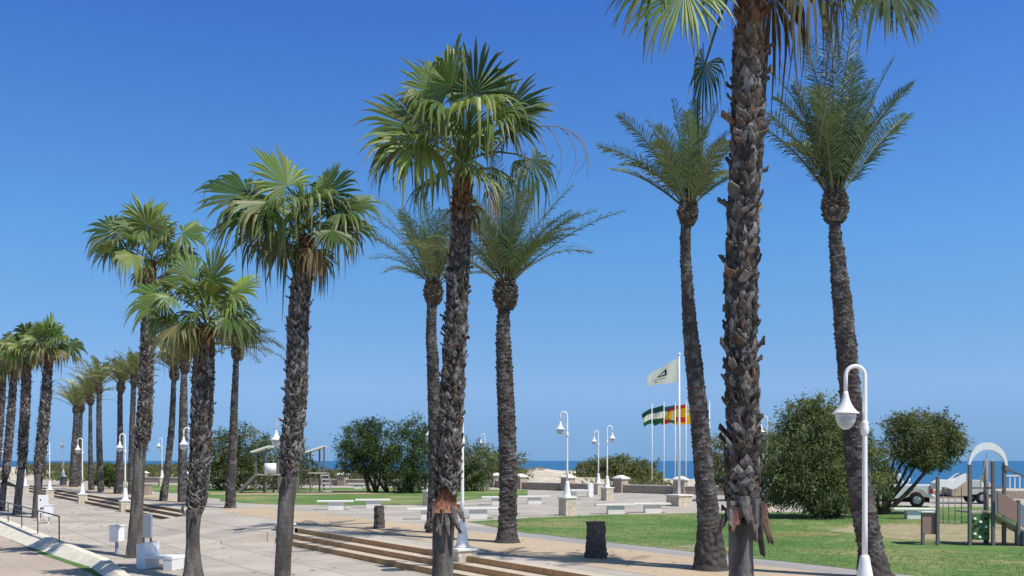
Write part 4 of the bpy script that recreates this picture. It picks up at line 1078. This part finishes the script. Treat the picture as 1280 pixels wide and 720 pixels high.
# dune scrub, one uncountable mass
random.seed(77)
m = MB()
def inlawn(x, y):
    v = Vector((x, y)) - O2; s_ = v.dot(U2); t_ = v.dot(N2)
    return t_ > 5.6 and y < 41 + max(0, (x - 6) * .35) and not (x > 10.5 and 25 < y < 35) and x < .5 * y + 2 and x > -1.2
k = 0
while k < 15000:
    y = 16 + 27 * rnd() ** 1.3; x = ru(-1, .56 * y + 1)
    if not inlawn(x, y): continue
    k += 1
    g = random.choice([(.15, .25, .08), (.18, .275, .09), (.20, .27, .10)])
    if mn.noise(Vector((x * .5, y * .5, 4))) > .28: g = mixc(g, (.26, .24, .12), .6)
    for j in range(3):
        px_, py_ = x + ru(-.06, .06), y + ru(-.06, .06); a = ru(0, 6.28); h = ru(.012, .035); w_ = .009
        m.face((m.vert((px_ - w_ * math.cos(a), py_ - w_ * math.sin(a), TZ + .01)), m.vert((px_ + w_ * math.cos(a), py_ + w_ * math.sin(a), TZ + .01)), m.vert((px_ + ru(-.03, .03), py_ + ru(-.03, .03), TZ + .012 + h))), 0, jit(g, .2))
tag(m.build('grass_blades', M_tree), 'short uneven grass blades of the near lawn', kind='stuff')
random.seed(55)
m = MB()
def scrub(n, x0, x1, d0, d1, hh, cols, leaf=.34):
    for i in range(n):
        x = ru(x0, x1); y = wallY(x) + ru(d0, d1)
        if mn.noise(Vector((x * .09, y * .09, 1))) < -.22: continue
        z = duneZ(x, y); c = jit(random.choice(cols), .2); h = hh * ru(.5, 1.2)
        for j in range(24):
            p = Vector((x + random.gauss(0, .5), y + random.gauss(0, .5), z + ru(0, h)))
            dv = Vector((ru(-.6, .6), ru(-.6, .6), ru(.2, 1))).normalized(); l = leaf * ru(.6, 1.4)
            s = dv.orthogonal().normalized() * l * .2; s = Matrix.Rotation(ru(0, 6.28), 3, dv) @ s
            m.poly([p, p + dv * l * .5 + s, p + dv * l, p + dv * l * .5 - s], 0, jit(c, .15))
SCR = [(.13, .14, .06), (.16, .165, .075), (.10, .12, .05), (.19, .175, .09)]
scrub(1900, -75, -14, 2, 45, .9, SCR)
scrub(900, -24, 1, 2, 30, .8, SCR)
scrub(160, -75, -20, 1, 6, 1.1, [(.09, .13, .035), (.12, .16, .05)])
scrub(50, 6.5, 14, 8, 26, .5, SCR)
scrub(30, 0, 4, 25, 40, .35, [(.2, .17, .12)], .2)
tag(m.build('dune_scrub', M_tree), 'olive green dune scrub covering the sand beyond the sea wall', kind='stuff')

# ------------------------------------------------------------------ flagpoles and flags
def flagpole(label, px, Y, top_py, z0, ped=False, r=.05):
    zt = at(0, top_py, Y).z
    root = thing('flagpole', label, 'flagpole', (gx(px, Y), Y, z0), 0, 'white flagpoles')
    b = .0
    if ped:
        mb = MB(); mb.box(0, 0, -.02, .95, .95, .54); po = mb.build('pedestal', M_stone, root, .012); po.rotation_euler = (0, 0, R(33.4))
        mb = MB(); mb.box(0, 0, .522, 1.06, 1.06, .08); mb.build('pedestal_cap', M_conc, po, .012); b = .6
    mb = MB(); mb.tube([(0, 0, b), (0, 0, (zt - z0) * .5), (0, 0, zt - z0)], [r, r * .85, r * .6], 12); mb.build('pole', M_white, root)
    mb = MB(); mb.lathe([(.02, zt - z0 - .01), (r * 1.1, zt - z0 + .02), (r * 1.2, zt - z0 + .07), (r * .5, zt - z0 + .12), (.01, zt - z0 + .13)], n=10); mb.build('finial', M_white, root)
YF = 84.0
flagpole('tall white flagpole on a square stone pedestal on the terrace', 849, 50, 444, TZ, True, .07)
for px, top, lab in ((815, 506, 'leftmost bare white flagpole of the row behind the sea wall'), (830, 504, 'second white flagpole from left behind the sea wall, flying green white green'),
                     (844, 505, 'white flagpole just left of the tall one, behind the sea wall'), (857.5, 503, 'white flagpole just right of the tall one, flying red yellow red'),
                     (872, 504, 'white flagpole hidden behind leaning feather palm trunk, flying the yellow flag'), (887, 503, 'rightmost white flagpole seen between the two palm trunks')):
    x = gx(px, YF); flagpole(lab, px, YF, top, duneZ(x, YF) - .05)
def flag(label, Y, px, ytop, ybot, fx, fyt, fyb, colf, nu=40, nv=26, amp=.12, seed=0, bow=.0):
    root = Vector((gx(px, Y), Y, 0)); m = MB(); ids = []
    hoist_t = at(px, ytop, Y); hoist_b = at(px, ybot, Y); fly_t = at(fx, fyt, Y); fly_b = at(fx + 2, fyb, Y)
    o = hoist_b.copy()
    for i in range(nu + 1):
        u = i / nu; row = []
        for j in range(nv + 1):
            v_ = j / nv
            a = hoist_b.lerp(fly_b, u); b = hoist_t.lerp(fly_t, u)
            p = a.lerp(b, v_)
            p.z += bow * math.sin(math.pi * u) * (1)
            p.y += amp * u * math.sin(u * 9 + v_ * 2.2 + seed) + .4 * u
            p.z += .3 * amp * u * math.sin(u * 7 + seed + 1)
            row.append(m.vert(p - o))
        ids.append(row)
    for i in range(nu):
        for j in range(nv):
            m.face((ids[i][j], ids[i + 1][j], ids[i + 1][j + 1], ids[i][j + 1]), 0, colf((i + .5) / nu, (j + .5) / nv), True)
    ob = m.build('flag', M_flag); ob.location = o
    tag(ob, label, 'flag')
def tri_in(p, a, b, c):
    def s(p, q, r): return (p[0] - r[0]) * (q[1] - r[1]) - (q[0] - r[0]) * (p[1] - r[1])
    d = (s(p, a, b) < 0, s(p, b, c) < 0, s(p, c, a) < 0); return d[0] == d[1] == d[2]
WH = (.9, .9, .88); BK = (.02, .02, .025)
def white_flag(u, v_):
    if tri_in((u, v_), (.38, .80), (.37, .44), (.70, .46)) and not tri_in((u, v_), (.435, .66), (.43, .515), (.58, .52)): return BK
    if .3 < (u - .0) < .83 and abs(v_ - .33) < .025 and u > .42: return (.25, .25, .27)
    if abs(u - .72) < .03 and abs(v_ - .18) < .05: return (.1, .1, .1)
    return WH
flag('white flag with a black triangular emblem flying left from the tall flagpole', 50, 848, 447, 478, 809, 471, 483, white_flag, 70, 48, .16, 1, .05)
G_ = (.02, .10, .085); Yel = (.85, .50, .03); Rd = (.62, .05, .03)
flag('green white green striped flag, leftmost of the low row of flags', YF, 831, 506, 529, 803, 517, 533, lambda u, v_: G_ if v_ > .67 else ((.03, .13, .06) if v_ < .3 else WH), 30, 24, .3, 2, .1)
flag('pale flag with teal upper stripe between the green and the red yellow flags', YF, 845, 506, 529, 816, 516, 531, lambda u, v_: (.03, .10, .16) if v_ > .72 else ((.03, .16, .05) if v_ < .16 else (.62, .68, .5)), 30, 24, .3, 3.3, .1).__class__
flag('red yellow red striped flag in the low row of flags', YF, 858, 505, 528, 826, 515, 530, lambda u, v_: Rd if (v_ > .78 or v_ < .28) else Yel, 30, 24, .3, 4.1, .1)
flag('yellow flag with grey stripes next to the leaning feather palm trunk', YF, 872, 507, 531, 840, 512, 530, lambda u, v_: Yel if v_ < .55 else ((.35, .33, .28) if int(v_ * 18) % 2 else (.75, .7, .5)), 30, 24, .3, 5.0, .0)

# ------------------------------------------------------------------ white blocks, bins, panels
def lounger(label, loc, rz, flip=1):
    root = thing('l_shaped_seat', label, 'seat', loc, rz)
    a = MB(); a.box(0, 0, 0, .12, .62, .74); a.box(-.16, -.22, .0, .24, .1, .7); a.build('back_panel', M_white, root, .01)
    b = MB(); b.box(.55, 0, .30, .96, .62, .09); b.build('seat', M_white, root, .01)
    c = MB(); c.box(.86, -.05, 0, .32, .5, .298); c.build('front_block', M_conc, root, .01)
    return root
Yl = 25.0
r1 = lounger('white angular seat with high back panel at the foot of the shaved palm', (gx(188, Yl), Yl, .002), -.35)
r1.name = 'angular_seat'; r1.scale = (.9, .9, .92)
Y2 = gY(622)
r2 = lounger('white angular seat on the terrace behind the tallest terrace lamp', (gx(736, Y2 + 1), Y2 + 1, TZ + .002), math.pi); r2.name = 'angular_seat'
r2.scale = (1.15, 1.1, 1.25)
# litter bin
Yb = 29.0
root = thing('litter_bin', 'white box litter bin on a short post left of the shaved palm', 'bin', (gx(146, Yb), Yb, 0), -.5)
mb = MB(); mb.box(0, 0, .36, .34, .30, .46); bd = mb.build('bin_body', M_white, root, .015)
mb = MB(); mb.box(0, 0, .822, .38, .34, .03); mb.build('lid', M_white, root, .006)
mb = MB(); mb.box(0, 0, 0, .07, .07, .36); mb.box(0, 0, 0, .2, .2, .012); mb.build('post', M_greyb, root)
Yb = 29.6
root = thing('information_panel', 'grey information panel on legs behind the white angular seat', 'panel', (gx(184, Yb), Yb, 0), -.35)
mb = MB(); mb.box(0, 0, .42, .36, .07, .74); mb.build('panel', M_greyb, root, .01)
for sx in (-.14, .14):
    mb = MB(); mb.box(sx, 0, 0, .05, .05, .42); mb.build('leg', M_dark, root)
Yb = 45.0
root = thing('notice_board', 'white notice board with dark marks beside the left fan palm trunk', 'sign', (gx(54, Yb), Yb, 0), .15)
mb = MB(); mb.box(0, 0, .35, .46, .05, .85); mb.build('board', M_white, root, .008)
mb = MB()
for (x0, x1, z0, z1) in ((-.14, -.08, .92, 1.0), (-.12, -.02, .52, .62), (0, .04, .5, .64), (.06, .13, .52, .64)): mb.box((x0 + x1) / 2, -.0285, z0, x1 - x0, .004, z1 - z0, c=(.05, .05, .06))
mb.build('printed_marks', M_sign, root)
for sx in (-.18, .18):
    mb = MB(); mb.box(sx, 0, 0, .05, .06, .35); mb.build('leg', M_white, root)
root = thing('litter_bin', 'white box litter bin just right of the notice board', 'bin', (gx(61, 43), 43, 0), .2)
mb = MB(); mb.box(0, 0, .3, .36, .32, .5); mb.build('bin_body', M_white, root, .015)
mb = MB(); mb.box(0, 0, .802, .4, .36, .03); mb.build('lid', M_white, root, .006)
mb = MB(); mb.box(0, 0, 0, .08, .08, .3); mb.build('post', M_white, root)
Yb = 66
mb = MB(); mb.box(0, 0, 0, .5, .5, .7); mb.box(0, 0, .702, .56, .56, .06)
o = mb.build('stone_planter', M_seaw, None, .015); o.location = (gx(183.5, Yb), Yb, TZ); tag(o, 'brown square stone block behind the shaved palm stem', 'block')
Yb = 37.5
mb = MB(); mb.lathe([(.32, 0), (.32, .012), (.28, .016)], n=24); o = mb.build('manhole_cover', M_dark); o.location = (gx(280, 33.5), 33.5, .004); tag(o, 'flat round manhole cover in the lower plaza', 'manhole')
mb = MB(); mb.lathe([(.3, 0), (.3, .012), (.26, .016)], n=24); o = mb.build('manhole_cover', M_dark); o.location = (gx(491, 24.6), 24.6, .004); tag(o, 'flat dark drain cover below the near steps', 'manhole')

# ------------------------------------------------------------------ right playground
Yp = 26.5
base = Vector((gx(1225, Yp), Yp, TZ + .018))
root = thing('climbing_frame', 'playground climbing frame with white arch, green climbing panel and brown sloping bridge', 'playground', base)
kp = Yp / F
def lp(px, py, dy=0): q = at(px, py, Yp) - base; return Vector((q.x, dy, q.z))
def post(px, top, dy, w_=.085, mat=M_post):
    mb = MB(); a = lp(px, top, dy); mb.box(a.x, a.y, -.05, w_, w_, a.z + .05); mb.box(a.x, a.y, a.z + .001, w_ * 1.1, w_ * 1.1, .03); mb.build('post', mat, root, .008)
for px, top, dy in ((1212, 582, 0), (1239, 578, -.1), (1257.5, 580, .1), (1232, 578, .9), (1172, 597, 0), (1267, 626, -.25), (1155.5, 640, .1)): post(px, top, dy)
mb = MB()
n = 22; rows = []
for k in range(n + 1):
    a = math.pi * k / n; c = lp(1234.5, 582)
    ro = 24.5 * kp; ri = (24.5 - 2.5 - 5 * math.sin(a)) * kp
    rows.append((c.x - math.cos(a) * ro, c.z + math.sin(a) * 29 * kp, c.x - math.cos(a) * ri, c.z + math.sin(a) * (29 - 9 * math.sin(a) ** .7) * kp))
for k in range(n):
    a, b = rows[k], rows[k + 1]
    mb.hexa([(a[2], -.03, a[3]), (b[2], -.03, b[3]), (b[2], .05, b[3]), (a[2], .05, a[3]), (a[0], -.03, a[1]), (b[0], -.03, b[1]), (b[0], .05, b[1]), (a[0], .05, a[1])])
mb.build('arch_roof', M_white, root)
mb = MB(); a = lp(1215, 675); b = lp(1237, 642); mb.box((a.x + b.x) / 2, .02, a.z, b.x - a.x, .04, b.z - a.z)
gp = mb.build('climbing_panel', M_greenp, root, .006)
random.seed(4)
for i, (px, py) in enumerate(((1218, 648), (1232, 648), (1225, 652), (1219, 657), (1232, 658), (1226, 661), (1218, 667), (1232, 667), (1224, 671))):
    p = lp(px, py); mb = MB(); mb.box(p.x, -.03, p.z - .035, .09, .055, .06, taper=.7); mb.build('hand_hold', M_white if i % 2 == 0 else M_black, gp, .01)
mb = MB()
top = [(1241, 614), (1267, 628), (1267, 654), (1241, 640)]
f0 = [lp(x, y, -.28) for x, y in top]; f1 = [p + Vector((0, .04, 0)) for p in f0]
mb.hexa([f0[3], f0[2], f1[2], f1[3], f0[0], f0[1], f1[1], f1[0]]); mb.build('brown_side_panel', M_brown, root, .005)
mb = MB()
f0 = [lp(x, y, .62) for x, y in ((1257, 612), (1300, 636), (1300, 664), (1257, 640))]; f1 = [p + Vector((0, .04, 0)) for p in f0]
mb.hexa([f0[3], f0[2], f1[2], f1[3], f0[0], f0[1], f1[1], f1[0]]); mb.build('blue_side_panel', M_blue, root, .005)
mb = MB(); p = lp(1240, 642); q = lp(1300, 675)
mb.hexa([(p.x, -.24, p.z - .05), (q.x, -.24, q.z - .05), (q.x, .6, q.z - .05), (p.x, .6, p.z - .05), (p.x, -.24, p.z), (q.x, -.24, q.z), (q.x, .6, q.z), (p.x, .6, p.z)]); mb.build('bridge_deck', M_deck, root)
mb = MB(); p = lp(1212, 640); q = lp(1240, 640); mb.box((p.x + q.x) / 2, .45, p.z - .03, q.x - p.x, .85, .05); mb.build('platform', M_deck, root, .005)
mb = MB(); mb.bar(lp(1258, 586, .1), lp(1300, 604, -.1), .05); mb.bar(lp(1257, 583, .1), lp(1262, 589, .1), .12); mb.build('overhead_bar', M_post, root)
mb = MB(); mb.bar(lp(1212, 610), lp(1257, 610), .045); mb.bar(lp(1257, 640, .1), lp(1257, 684, .1), .08); mb.build('cross_bar', M_post, root)
mb = MB(); a = lp(1246, 575, .6); mb.tube([(a.x, .6, -.02), (a.x, .6, a.z)], .07, 12); mb.build('fire_pole', M_post, root)
mb = MB(); a = lp(1236, 566, .1); b = lp(1234, 600, .3); mb.tube([a, b], .012, 6); mb.box(b.x, .3, b.z - .22, .07, .07, .35); mb.build('hanging_bell', M_white, root)
mb = MB(); a = lp(1270, 681); mb.box(a.x + .35, -.15, .02, .7, .5, .42); mb.build('storage_box', M_blue, root, .02)
# wavy white board and ropes
mb = MB(); up = []; lo = []
for k in range(17):
    x = 1173 + 38 * k / 16; t = k / 16
    yu = 604 - 11 * t - 2.2 * math.sin(t * 9.0); yl = 612 - 9 * t - 3.0 * math.sin(t * 8 + .5)
    up.append(lp(x, yu)); lo.append(lp(x, yl + 1))
for k in range(16):
    mb.hexa([lo[k], lo[k + 1], lo[k + 1] + Vector((0, .5, .0)), lo[k] + Vector((0, .5, .0)), up[k], up[k + 1], up[k + 1] + Vector((0, .5, 0)), up[k] + Vector((0, .5, 0))])
mb.build('wavy_canopy', M_white, root)
for px in (1181, 1188, 1196, 1204):
    mb = MB(); mb.tube([lp(px, 609, .1), lp(px, 655, .1)], .012, 6); mb.build('climbing_rope', M_rope, root)
mb = MB(); mb.tube([lp(1172, 653, .1), lp(1212, 653, .1)], .014, 6); mb.build('lower_rope', M_rope, root)
mb = MB(); f0 = [lp(x, y, .05) for x, y in ((1154, 640), (1171, 642), (1171, 668), (1154, 668))]; f1 = [p + Vector((0, .05, 0)) for p in f0]
mb.hexa([f0[3], f0[2], f1[2], f1[3], f0[0], f0[1], f1[1], f1[0]]); mb.build('shop_counter_panel', M_brown, root, .005)
mb = MB(); a = lp(1163, 641); mb.box(a.x, .2, a.z, .5, .4, .04); mb.build('counter_top', M_conc, root, .008)

# ------------------------------------------------------------------ left playground
Yq = 69.5
base = Vector((gx(360, Yq), Yq, TZ + .018)); kq = Yq / F
root = thing('play_tower', 'distant playground tower with two slanted white roofs, white drum and slide', 'playground', base)
def lq(px, py, dy=0): q = at(px, py, Yq) - base; return Vector((q.x, dy, q.z))
for px, top, dy in ((320, 566, 0), (326, 563, .9), (332, 560, .1), (338, 572, .9), (348, 575, 0), (373, 580, 0), (388, 564, 0), (396, 560, 1.0), (405, 558, 0)):
    mb = MB(); a = lq(px, top, dy); mb.box(a.x, dy, -.03, .11, .11, a.z + .03); mb.build('post', M_post, root)
for (xa, ya, xb, yb) in ((315, 564, 337, 557), (383, 564, 405, 557)):
    mb = MB(); p = lq(xa, ya); q = lq(xb, yb)
    mb.hexa([(p.x, -.4, p.z - .12), (q.x, -.4, q.z - .12), (q.x, 1.3, q.z - .12), (p.x, 1.3, p.z - .12), (p.x, -.4, p.z), (q.x, -.4, q.z), (q.x, 1.3, q.z), (p.x, 1.3, p.z)]); mb.build('slanted_roof', M_white, root)
mb = MB(); c = lq(338, 592); mb.lathe([(.5, c.z), (.5, c.z + .75)], c.x, .3, 18); mb.build('drum', M_white, root)
mb = MB(); p = lq(322, 594); q = lq(299, 617); mb.bar(p, q, .5, .08); mb.bar(p + Vector((0, -.27, .1)), q + Vector((0, -.27, .1)), .05, .22); mb.bar(p + Vector((0, .27, .1)), q + Vector((0, .27, .1)), .05, .22); mb.build('slide', M_post, root)
mb = MB(); a = lq(318, 593); b = lq(352, 593); mb.box((a.x + b.x) / 2, .4, a.z - .06, b.x - a.x, 1.1, .08); mb.build('platform', M_deck, root)
mb = MB(); a = lq(386, 591); b = lq(407, 591); mb.box((a.x + b.x) / 2, .4, a.z - .06, b.x - a.x, 1.1, .08); mb.build('platform', M_deck, root)
mb = MB(); mb.bar(lq(350, 588), lq(388, 588), .06); mb.bar(lq(350, 578), lq(388, 580), .05); mb.bar(lq(330, 575), lq(352, 575), .05); mb.build('bridge_rail', M_post, root)
for i in range(5):
    mb = MB(); y = 594 + i * 5; mb.bar(lq(402 + i * .8, y, -.1), lq(412 + i * .8, y, -.1), .06); mb.build('ladder_rung', M_conc, root)
mb = MB(); mb.bar(lq(401, 591, -.1), lq(405, 617, -.1), .07); mb.bar(lq(411, 591, -.1), lq(415, 617, -.1), .07); mb.build('ladder_side', M_greyb, root)

# ------------------------------------------------------------------ vehicles
def arc(cx, cz, r, a0, a1, n=9): return [(cx + r * math.cos(R(a0 + (a1 - a0) * i / n)), cz + r * math.sin(R(a0 + (a1 - a0) * i / n))) for i in range(n + 1)]
def wheel(root, x, y, r=.36, w_=.24):
    mb = MB(); n = 24
    prof = [(r * .62, -w_ / 2), (r * .95, -w_ / 2), (r, -w_ * .36), (r, w_ * .36), (r * .95, w_ / 2), (r * .62, w_ / 2)]
    mb.lathe(prof, n=n); mb.v = [(a, c, b) for a, b, c in mb.v]
    mb.v = [(x + a, y + b, r + c) for a, b, c in mb.v]
    t = mb.build('wheel', M_black, root)
    mb = MB(); mb.lathe([(r * .6, -w_ / 2 + .01), (r * .5, -w_ / 2 - .01), (r * .12, -w_ / 2 - .015)], n=16); 
    for k in range(5):
        a = 2 * math.pi * k / 5; mb.bar((0, 0, -w_ / 2 - .016), (math.cos(a) * r * .55, math.sin(a) * r * .55, -w_ / 2 - .012), .07, .02)
    mb.v = [(x + a, y + c, r + b) for a, b, c in mb.v]
    mb.build('rim', M_greyb, t)
def pickup(label, loc, rz, paint, cap=None):
    root = thing('pickup_truck', label, 'pickup truck', loc, rz)
    W = .9
    body = [(-2.6, .45), (-2.55, .95), (-2.3, 1.02), (-1.3, 1.12), (2.2, 1.14), (2.27, 1.1), (2.27, .56)] + [(2.08, .5)] + arc(1.55, .42, .47, 8, 172) + [(.9, .42), (-1.0, .42)] + arc(-1.6, .42, .47, 8, 172) + [(-2.2, .45)]
    mb = MB(); mb.prism(body, -W, W); mb.build('body', paint, root, .05, 2, True)
    cab = [(-1.35, 1.1), (-.75, 1.68), (-.55, 1.74), (.62, 1.74), (.78, 1.68), (.98, 1.12)]
    mb = MB(); mb.prism(cab, -W * .88, W * .88); mb.build('cab', paint, root, .05, 2, True)
    for sg in (-1, 1):
        mb = MB(); y = sg * (W * .88 + .006)
        for o_ in ([(-1.1, 1.16), (-.68, 1.6), (-.12, 1.62), (-.12, 1.16)], [(-.04, 1.16), (-.04, 1.62), (.55, 1.62), (.72, 1.16)]):
            mb.prism(o_, y - .006, y + .006)
        mb.build('side_window', M_cglass, root, fix=True)
        mb = MB(); mb.box(2.21, sg * (W - .08), .70, .18, .22, .42); mb.build('tail_light', M_red, root, .02)
        mb = MB(); mb.box(-.95, sg * (W + .1), 1.12, .12, .2, .16); mb.build('wing_mirror', paint, root, .03)
    mb = MB(); mb.prism([(.80, 1.2), (.86, 1.2), (.74, 1.6), (.68, 1.6)], -.6, .6); mb.v = [(x + .09, y, z) for x, y, z in mb.v]; mb.build('rear_window', M_cglass, root, fix=True)
    mb = MB(); mb.box(2.34, 0, .42, .16, 1.7, .2); mb.build('rear_bumper', paint, root, .03)
    mb = MB(); mb.box(2.28, 0, .64, .03, 1.3, .42); mb.box(2.298, 0, .86, .02, .3, .08); mb.build('tailgate', paint, root, .012)
    mb = MB(); mb.box(0, 0, .25, 4.3, 1.3, .22); mb.build('chassis', M_black, root)
    mb = MB()
    for sx in (1.02, 1.12): mb.tube([(sx, -.8, 1.14), (sx + .1, -.78, 1.45), (sx + .1, .78, 1.45), (sx, .8, 1.14)], .03, 6)
    mb.build('roll_bar', M_white, root)
    for x in (-1.6, 1.55):
        wheel(root, x, -W + .13); wheel(root, x, W - .13)
    if cap:
        mb = MB(); mb.prism([(1.15, 1.12), (1.2, 1.5), (2.5, 1.5), (2.58, 1.12)], -.82, .82); mb.build('canvas_cover', cap, root, .06, 2, True)
    return root
Yc = 49.5
pickup('white pickup truck with red tail light parked beyond the lawn under the leaning tamarisk', (gx(1108, Yc), Yc + .3, TZ + .002), -.38, M_car)
root = thing('utility_trailer', 'low silver trailer with a tan box parked behind the climbing ropes', 'trailer', (gx(1207, 53), 53, TZ + .002), -.06)
mb = MB(); mb.prism([(-.05, .5), (-.05, 1.22), (.1, 1.3), (.75, 1.3), (.98, 1.18), (1.05, .9), (1.02, .5)], -.8, .8); mb.build('body', M_silver, root, .05, 2, True)
mb = MB(); mb.box(-.55, 0, .42, .96, 1.5, .82); mb.build('tan_box', M_tan, root, .03)
mb = MB(); mb.box(0, 0, .38, 2.4, 1.2, .1); mb.bar((-1.9, 0, .42), (-1.1, 0, .42), .1); mb.build('chassis', M_black, root)
wheel(root, .55, -.78, .33, .2); wheel(root, .55, .78, .33, .2)
mb = MB(); mb.box(1.08, -.6, .62, .08, .22, .5); mb.build('rear_guard', M_white, root, .02)

# sea front railing on the right
root = thing('white_balustrade', 'white balustrade with slim uprights along the sea front at right', 'railing', (20, 61, TZ))
def rail_pt(x): return Vector((x - 20, wallY(x) - 1.4 - 61, 0))
mb = MB()
x = 30.5
while x < 46:
    p = rail_pt(x); mb.bar(p, p + Vector((0, 0, 1.4)), .05); x += .28
mb.build('baluster', M_white, root)['kind'] = 'stuff'
mb = MB(); mb.bar(rail_pt(30.4) + Vector((0, 0, 1.43)), rail_pt(46.1) + Vector((0, 0, 1.43)), .12, .08); mb.build('top_rail', M_white, root)
mb = MB(); mb.bar(rail_pt(21.9) + Vector((0, 0, .25)), rail_pt(46.1) + Vector((0, 0, .25)), .3, .5); mb.build('plinth', M_seaw, root)
